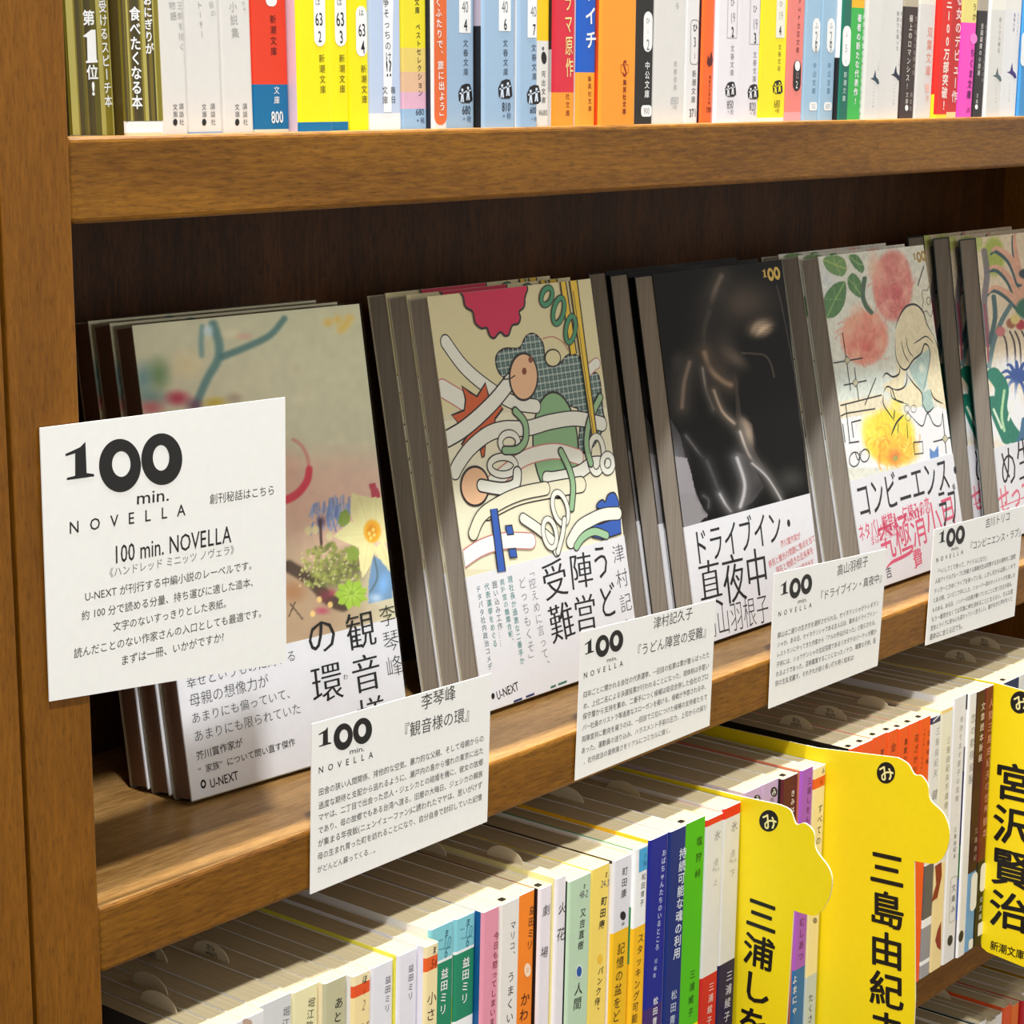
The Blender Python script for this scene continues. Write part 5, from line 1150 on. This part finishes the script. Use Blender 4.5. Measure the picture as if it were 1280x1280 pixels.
low(740, 741.5, 763, 1077.5, [(999, (250, 220, 104))], (250, 222, 110), 'yellow paperback with black lettering, right of the mint green one', [
    ('h', J_, (832, 285), (852, 281), 'ま', K, 0, 1.4), ('h', J_, (806, 348), (860, 338), '24-3', GY, 0, 1.4), ('v', J_, (830, 420), (808, 655), '町田康', K, .012, .82), ('p', J_, ell(800, 845, 16, 32, 4, 16), (244, 196, 60)), ('v', J_, (808, 890), (770, 1230), 'パンク侍、', K, .004, .86)])
low(763, 768, 790, 1067, [(1161, (228, 226, 230)), (999, (244, 190, 24))], [(1036+40, (60, 50, 50)), (1100, WH), (999, (236, 230, 226))], 'paperback with a white top half and golden lower half, right of the pale yellow one', [
    ('v', K_, (178, 435), (168, 612), '町田康', (70, 68, 72), .004, .82), ('p', K_, ell(165, 702, 15, 24, 0, 14), K), ('h', K_, (158, 745), (172, 743), '64', K, 0, 1.4), ('v', K_, (158, 840), (126, 1275), '記憶の盆をど', (90, 70, 16), .002, .92)])
low(790, 794, 811, 1055, [(1156, WT), (999, (250, 190, 22))], [(1060, (80, 160, 110)), (1130, WT), (1200, (60, 150, 90)), (999, (240, 190, 40))], 'paperback with a small blue square at its white top and a golden lower half', [
    ('box', K_, (252, 352, 294, 452), (70, 166, 214), .2), ('h', K_, (278, 383), (290, 381), 'ま', (20, 60, 90), 0, 1.3), ('h', K_, (272, 422), (292, 418), '56', (20, 60, 90), 0, 1.3), ('v', K_, (278, 470), (264, 655), '松田青子', (90, 88, 86), 0, .82), ('v', K_, (262, 790), (224, 1280), 'スタッキング可能', (100, 70, 20), .004, .86)])
low(811, 822, 836, 1040.5, [(1251, (16, 30, 140)), (999, (64, 36, 110))], [(1140, (250, 196, 40)), (1144, WT), (1150, (250, 196, 40)), (1156, WT), (999, (250, 196, 40))], 'royal blue paperback with white lettering and a golden front cover edge', [
    ('v', K_, (386, 345), (346, 890), 'おばちゃんたちのいるところ', (206, 216, 240), .008, .9), ('h', K_, (338, 980), (346, 978), 'L', (180, 190, 230)), ('v', K_, (342, 925), (330, 1040), '短編集', (190, 200, 236), 0, .7), ('v', K_, (340, 1130), (332, 1290), '松田青', WT, .008, .8)])
low(836, 843, 859, 1031, [(999, (10, 40, 116))], (226, 214, 220), 'navy blue paperback with bold white lettering, left of the bright green one', [
    ('v', K_, (486, 335), (450, 935), '持続可能な魂の利用', (226, 232, 240), .018, .95), ('v', K_, (440, 1090), (426, 1290), '松田青', (200, 210, 226), .004, .8)])
low(859, 860, 883, 1019, [(1277, (76, 190, 24)), (999, YE)], (76, 190, 24), 'bright green paperback with dark green lettering', [
    ('v', K_, (575, 260), (562, 520), '塩狩峠', (16, 70, 20), .004, .62), ('v', K_, (538, 980), (524, 1250), '三浦綾子', (16, 80, 24), .004, .72)])
low(883, 884, 905, 1016, [(1029, (234, 50, 30)), (1214, WH), (999, (208, 30, 34))], WH, 'white paperback with a red top band and red foot, marked first volume', [
    ('v', K_, (672, 240), (668, 305), '氷', (120, 118, 116), -.01, .9), ('v', K_, (664, 390), (660, 440), '点', (150, 148, 146), -.01, .95), ('h', K_, (642, 456), (680, 452), 'ひょう', (130, 128, 126)), ('v', K_, (660, 500), (656, 545), '上', (160, 158, 156), -.008, .9), ('v', K_, (638, 1050), (622, 1290), '三浦綾子', (240, 214, 210), .004, .8)])
low(905, 906, 927, 1002, [(1020, (234, 46, 30)), (1198, WH), (999, (28, 22, 72))], WH, 'white paperback with a red top band and dark navy foot, against the nearest yellow divider', [
    ('v', K_, (762, 190), (758, 258), '氷', (110, 108, 106), -.01, .9), ('v', K_, (752, 345), (750, 395), '点', (150, 148, 146), -.01, .95), ('h', K_, (732, 410), (770, 406), 'ひょう', (130, 128, 126)), ('v', K_, (750, 450), (748, 500), '下', (160, 158, 156), -.008, .9), ('v', K_, (734, 985), (716, 1275), '三浦綾子', (214, 212, 230), .004, .8)])
low(929, 931, 952.5, 982, [(999, (204, 176, 214))], (214, 200, 220), 'lilac paperback right behind the nearest yellow divider, left one of two', [('p', L_, ell(372, 785, 32, 38, 0, 18), K), ('h', L_, (352, 790), (392, 780), 'み', WT, .01)])
low(952.5, 954.5, 974.5, 972, [(999, (200, 172, 212))], (210, 190, 220), 'lilac paperback with a black round letter, left of the maroon one', [('p', L_, ell(540, 718, 34, 50, 0, 18), K), ('h', L_, (518, 724), (562, 714), 'み', WT, .01), ('v', L_, (520, 770), (516, 840), '四', GY)])
low(974.5, 979, 998, 966, [(999, (90, 20, 36))], (34, 20, 24), 'maroon paperback with cream lettering above the nearest yellow divider', [('v', L_, (730, 690), (722, 940), 'きみは', (240, 230, 220), .012, .85)])
low(998, 1002.5, 1017.5, 957, [(1204, (168, 90, 200)), (999, (32, 110, 176))], (206, 120, 90), 'purple paperback with a blue foot, between maroon and cream ones', [('v', L_, (898, 560), (872, 1040), '三浦しをん', (110, 40, 110), .008, .8), ('v', P_, (366, 800), (358, 1005), 'むしあつ', (120, 40, 110), .01, .8), ('v', P_, (332, 1060), (330, 1240), 'よまにゃ', WT, .014, .85)])
low(1017.5, 1018.5, 1033, 955, [(971, (246, 232, 180)), (983.5, (234, 96, 40)), (1212, (244, 230, 176)), (999, (196, 208, 212))], (240, 234, 214), 'cream paperback with an orange square label, against the middle yellow divider', [('h', L_, (1018, 512), (1046, 506), 'み', K, 0, 1.3), ('h', L_, (1004, 620), (1022, 616), '4', (150, 50, 20)), ('v', L_, (1006, 830), (980, 1260), 'すべての', (50, 46, 40), -.004, .85), ('p', P_, ell(422, 820, 9, 13, 0, 14), (140, 130, 110)), ('v', P_, (404, 1140), (400, 1280), 'たくさ', (60, 64, 70), 0, .8)])
ORG = (248, 90, 24)
txt = ['', '', '禁', '金', '真夏', '花ざ', '']
labs = ['orange paperback nearest the middle divider, with a black front cover', 'orange paperback, second of the orange run behind the middle divider', 'orange paperback, third and thickest of the orange run', 'orange paperback, fourth in the orange run behind the middle divider',
        'orange paperback, third from the right end of the orange run', 'orange paperback, last but one at the right end of the orange run', 'orange paperback with years in digits on its spine, right end of the orange run']
ogeo = [(1054, 1063.5, 1076, 931), (1076, 1078, 1092, 924), (1092, 1094, 1110, 914.5), (1110, 1110.5, 1124, 909.5), (1124, 1124.5, 1137, 906), (1137, 1138, 1150, 900), (1150, 1151.5, 1164.5, 893.6)]
otx = [[], [], [('v', M_, (368, 610), (362, 670), '禁', K, .004, .8)], [('v', M_, (450, 560), (444, 650), '金', (120, 40, 20), .0, .8)], [('v', M_, (540, 535), (528, 720), '真夏の', (90, 30, 16), .004, .82)], [('v', M_, (618, 500), (600, 810), '花ざかり', (90, 30, 16), .004, .8)], [('v', M_, (676, 465), (650, 770), '1930~1966', (120, 40, 20), 0, .95), ('v', M_, (708, 470), (690, 740), '三島短編', (110, 36, 20), 0, .6)]]
for i in range(7):
    low(*ogeo[i], [(999, ORG)], (26, 22, 24) if i < 2 else ORG, labs[i], otx[i])
low(1164.5, 1166, 1177, 892, [(903, (44, 50, 96)), (1075, (236, 234, 230)), (1140, (96, 92, 92)), (1150, WT), (1190, (150, 148, 150)), (1195, WT), (999, (160, 158, 160))], (50, 40, 50), 'slim white paperback with a navy corner at its top, right of the orange run', [('s', M_, [(735, 420), (790, 362)], .8, WT), ('v', M_, (772, 450), (750, 830), '三島由紀夫', (170, 168, 166), -.004, .8), ('v', M_, (750, 900), (744, 1000), '鍵', (150, 148, 146), 0, .8)])
low(1177, 1178, 1192, 882, [(890, (246, 214, 140)), (1075, (238, 234, 214)), (999, (244, 220, 160))], (244, 226, 180), 'cream paperback with a tan top and red curved marks at its foot', [('v', M_, (850, 520), (828, 1060), '三島由紀夫不道徳', (150, 146, 140), -.004, .8), ('p', Q_, [(142, 705), (165, 690), (166, 740), (150, 820), (128, 835), (146, 770)], (140, 40, 30)), ('p', Q_, [(150, 940), (164, 905), (162, 1010), (150, 1000), (142, 975)], (140, 44, 34))])
low(1184, 1193.5, 1209, 867, [(999, (233, 232, 234))], (224, 224, 226), 'tall broad white paperback jutting above its neighbours right of the cream one', [('v', M_, (946, 370), (906, 1010), '命売ります夏子の冒険', (140, 138, 140), -.008, .78), ('v', Q_, (216, 560), (212, 680), '三島由紀夫', GY, 0, .8), ('line', Q_, (200, 750, 214, 900), (150, 150, 150), 1.5), ('p', Q_, ell(196, 975, 9, 20, 10, 14), (40, 38, 40)), ('v', Q_, (210, 765), (206, 880), '文庫み', GY, 0, .7)])
low(1209, 1212.5, 1222, 864, [(999, (234, 233, 234))], [(885, (60, 60, 64)), (930, WH), (960, (120, 116, 126)), (1050, (40, 46, 90)), (1090, (40, 110, 60)), (1140, (40, 90, 170)), (999, (110, 110, 112))], 'slim white paperback with a many-coloured front cover edge', [('v', M_, (1030, 350), (1008, 880), '恋の都夜会服', (130, 130, 136), -.006, .8), ('p', Q_, ell(236, 960, 8, 22, 10, 14), (40, 38, 40))])
low(1222, 1223, 1232.5, 860.5, [(1083, (64, 24, 30)), (999, (112, 166, 220))], (60, 24, 30), 'slim dark maroon paperback with a light blue foot', [('v', M_, (1102, 270), (1076, 720), '文章読本新装', (226, 206, 190), .006, .8), ('v', Q_, (292, 560), (286, 690), '三島由紀', (190, 160, 150), 0, .7), ('box', Q_, (274, 735, 290, 860), WT, 3), ('box', Q_, (264, 975, 278, 1000), WT, 1)])
low(1232.5, 1233.5, 1243, 855.5, [(1069, (112, 28, 36)), (999, (26, 22, 26))], (100, 26, 34), 'slim maroon paperback with a black foot, against the farthest yellow divider', [('v', M_, (1160, 240), (1108, 1270), '人間三島由紀夫の世界観本', (214, 150, 130), .004, .8), ('box', Q_, (308, 700, 324, 790), WT, 3), ('box', Q_, (298, 915, 314, 950), WT, 1), ('v', Q_, (310, 810), (304, 905), '公文庫', WT, .0, .7)])
for i, (l, sl, sr, yt, c, lab) in enumerate(((1246, 1251.5, 1275, 845, (26, 40, 80), 'navy paperback behind the farthest yellow divider'), (1275, 1276, 1294, 836, (226, 224, 220), 'white paperback behind the farthest divider, cut by the right edge'), (1294, 1295, 1312, 829, (40, 36, 40), 'dark paperback whose page top shows at the right edge below the last card'),
    (1312, 1313, 1331, 820, (232, 230, 226), 'pale paperback whose page top shows just under the last small card'), (1331, 1332, 1350, 812, (120, 40, 40), 'paperback at the far right of the lower row, only its page top in view'))):
    low(l, sl, sr, yt, [(999, c)], (24, 20, 24) if i in (0, 2) else c, lab)
PXL = []
def low_row():
    xp = yp = None; z0 = TOPS[3][0]; group = 'paperbacks on the shelf below the cards'
    rib = {14, 16, 24, 29, 32, 33, 34, 35, 36, 37, 38, 45}
    slips = {1: [(.5, 30, None)], 2: [(.5, 44, None)], 4: [(.3, 62, ('定価', '1925円'))], 5: [(.3, 46, ('定価', '1496円'))], 16: [(.5, 62, None)], 17: [(.6, 30, None)], 23: [(.5, 60, None)], 25: [(.5, 50, None)], 33: [(.5, 40, ('定価', '693円'))], 35: [(.5, 36, ('定価', '781円'))], 38: [(.5, 30, None)], 46: [(.5, 40, ('定価', '792円'))], 48: [(.5, 44, ('定価', '748円'))]}
    for i, (l, sl, sr, bands, front, label, ops, kw) in enumerate(LW):
        yt = TOPY[i]; m = on(sr, yt, 2, -308.5)[1]; m = min(max(m, -15), -5)
        if xp is None: yi = m; xl = on(sl, yt, 1, yi)[0]
        elif sl-l >= 2.5 and i not in (27, 32, 45):
            xl = xp+.12; d = ray(sl, yt); yi = EYE[1]+d[1]/d[0]*(xl-EYE[0]); yi = min(max(yi, m-6), m+6)
        elif i in (27, 32, 45):
            yi = m; xl = max(on(sl, yt, 1, yi)[0], xp+1.6)
        else: yi = max(yp+.05, m) if sl-l < 2.5 else m; xl = xp+.1
        q = on(sr, yt, 1, yi); xr = max(q[0], xl+3); z1 = min(max(q[2], -313), -303)
        ln = float(np.interp(sl, [300, 850, 1190, 1350], [.036, .026, .0, .0]))
        sh = (z1-z0)*ln
        xc = (sl+sr)/2; fr = Frame((0, yi-.03, 0), (1, 0, 0), (0, 0, 1))
        cv = lambda lst: [(fr.uv((xc, b_[0]))[1] if b_[0] != 999 else z0, b_[1]) for b_ in lst]
        PXL.append((i, label, xl, xr, yi, z1))
        paperback(xl-sh, xr-sh, yi, z0, z1, cv(bands), cv(front) if isinstance(front, list) else front, label, group, lean=ln, draw=row_ops(ops) if ops else None, ribbon=i in rib, slips=slips.get(i, ()), **kw)
        xp, yp = xr, yi
low_row()

# ---- yellow divider boards standing between the books, faces towards the viewer
def divider(x, pts, label, texts, dot, depth_back=92):
    fr = Frame((x-.45, 0, 0), (0, -1, 0), (0, 0, 1))
    out = [fr.uv(p) for p in pts]
    base = (x, -30, TOPS[3][0])
    mb = MB(); YEL = (240, 214, 20)
    front = Frame((x-.45, 0, 0), (0, -1, 0), (0, 0, 1)); n = len(out)
    P = [Vector((a, b_, 0)) for a, b_ in out]
    tr = tessellate_polygon([P])
    A_ = [front.at(a, b_, 0) for a, b_ in out]; B_ = [front.at(a, b_, -.8) for a, b_ in out]
    mb.add(A_, tr, YEL); mb.add(B_, tr, YEL)
    mb.add(A_+B_, [(i, (i+1) % n, n+(i+1) % n, n+i) for i in range(n)], (236, 228, 190))
    if dot:
        c, rx, ry, p0, p1 = dot
        mb.poly(front, [front.uv(q) for q in ell(c[0], c[1], rx, ry, 0, 28)], (24, 22, 22), .06)
        hline(mb, front, ID, p0, p1, 'み', (240, 232, 160), .02, hf=1.0, e=.1)
    for k in texts:
        if k[0] == 'v': vline(mb, front, k[1], k[2], k[3], k[4], (22, 20, 18), .028, k[5], e=.06, wf=k[6])
        else: hline(mb, front, k[1], k[2], k[3], k[4], (30, 28, 20), .02, hf=k[5])
    return tag(mb.build('divider_board', None, base), label, 'divider', 'yellow author dividers in the lower row')
def p_of(x, y, z): return tuple(proj(np.array([x, y, z], float)))
x1, x2, x3 = [next(q[3] for q in PXL if q[0] == k)+.85 for k in (26, 31, 44)]
def shape(x, top_pts, low_pts):
    zt = on(*top_pts[0], 0, x)[2]
    back_top = p_of(x, 92, zt-1.0); back_bot = p_of(x, 92, -455.5)
    return [back_top]+[tuple(q) for q in top_pts]+low_pts+[back_bot]
b1 = spline([(975, 1006), (988, 1013), (995, 1030), (1006, 1029), (1017, 1040), (1020, 1062), (1036, 1085), (1040, 1104), (1034, 1128), (1020, 1144), (1004, 1142), (992, 1138)], 5)
y1b = on(983, 1280, 0, x1)[1]
divider(x1, shape(x1, [(928, 996)]+b1, [(983, 1280), p_of(x1, y1b, -459)]), 'yellow divider board nearest the viewer, large black author name down it',
        [('v', P_, (192, 715), (130, 1515), '三浦しをん', .92, 1.05)], ((961, 1026), 12, 13.5, (953, 1030), (970, 1023)))
b2 = spline([(1122, 972), (1138, 979), (1143, 992), (1152, 970), (1163, 976), (1166, 1000), (1180, 1018), (1187, 1042), (1180, 1070), (1170, 1079), (1152, 1078), (1143, 1076)], 5)
b2 = spline([(1122, 947), (1135, 955), (1143, 968), (1152, 970), (1160, 982), (1163, 1000), (1180, 1018), (1187, 1042), (1182, 1066), (1170, 1079), (1152, 1078), (1143, 1076)], 5)
y2b = on(1144, 1250, 0, x2)[1]
divider(x2, shape(x2, [(1022, 935)]+b2, [(1144, 1250), p_of(x2, y2b, -459)]), 'yellow divider board in the middle, between the cream and orange paperbacks',
        [('v', P_, (742, 500), (740, 1395), '三島由紀夫', .92, 1.05)], ((1107.5, 966), 11.5, 13.5, (1099, 970), (1116, 962)))
divider(x3, shape(x3, [(1243, 853)], [p_of(x3, -64, -312), p_of(x3, -64, -463.5)] + [(1234, 1190), (1227, 1184), (1225, 1172)]), 'yellow divider board at the right edge, small publisher line at its foot',
        [('v', Q_, (436, 325), (408, 945), '宮沢賢治', .92, 1.1), ('h', Q_, (342, 990), (466, 1030), '新潮文庫', 1.15)], ((1275, 878), 12, 14, (1267, 882), (1284, 874)))

# ------------------------------------------------------------------ shelf below the lower row
spec = [('white', (232, 230, 226), 10, 0), ('pale cream', (236, 230, 214), 10.2, 0), ('thin dark green', (24, 48, 30), 2.3, 1), ('broad white', (236, 233, 228), 10, 0), ('ivory', (234, 228, 214), 8.2, 0), ('off-white', (236, 234, 230), 8.6, 0),
        ('orange', (236, 92, 40), 10, 0), ('light orange', (240, 120, 50), 9, 0), ('crimson', (200, 30, 44), 8, 0), ('greyish white', (232, 226, 226), 10.5, 0), ('light tan', (216, 200, 170), 9.8, 0), ('thin mustard', (168, 124, 16), 3.2, 1), ('light grey', (214, 210, 208), 11, 0), ('wide grey', (206, 204, 202), 12, 0)]
where = ['leftmost of the bottom row, half behind the middle yellow divider', 'in the bottom row, left of the dark green booklet', 'booklet whose dark line crosses the page tops at the bottom of view', 'in the bottom row, right of the dark green booklet', 'in the bottom row, third before the orange spine', 'in the bottom row, just left of the orange spine',
         'spine entering at the bottom right, left one of the two orange books', 'spine between orange and crimson ones at the bottom right', 'spine in the bottom right corner', 'in the bottom row, just right of the crimson spine', 'in the bottom row, left of the mustard booklet', 'booklet whose golden band crosses the page tops under the farthest divider', 'in the bottom row, right of the mustard booklet', 'last in the bottom row, behind the farthest yellow divider']
x = 978.6
for i, ((nm, c, t, solid), wh) in enumerate(zip(spec, where)):
    yi = -2+random.uniform(-3, 3)
    paperback(x, x+t, yi, TOPS[4][0], TOPS[4][0]+148+random.uniform(-1.5, 1), [(-660, c)], c, nm+(' ' if solid else ' paperback ')+wh, 'paperbacks on the shelf at the bottom right', slips=[(.5, 40, None)] if i == 5 else (), pages=ink(c) if solid else None)
    x += t+.15
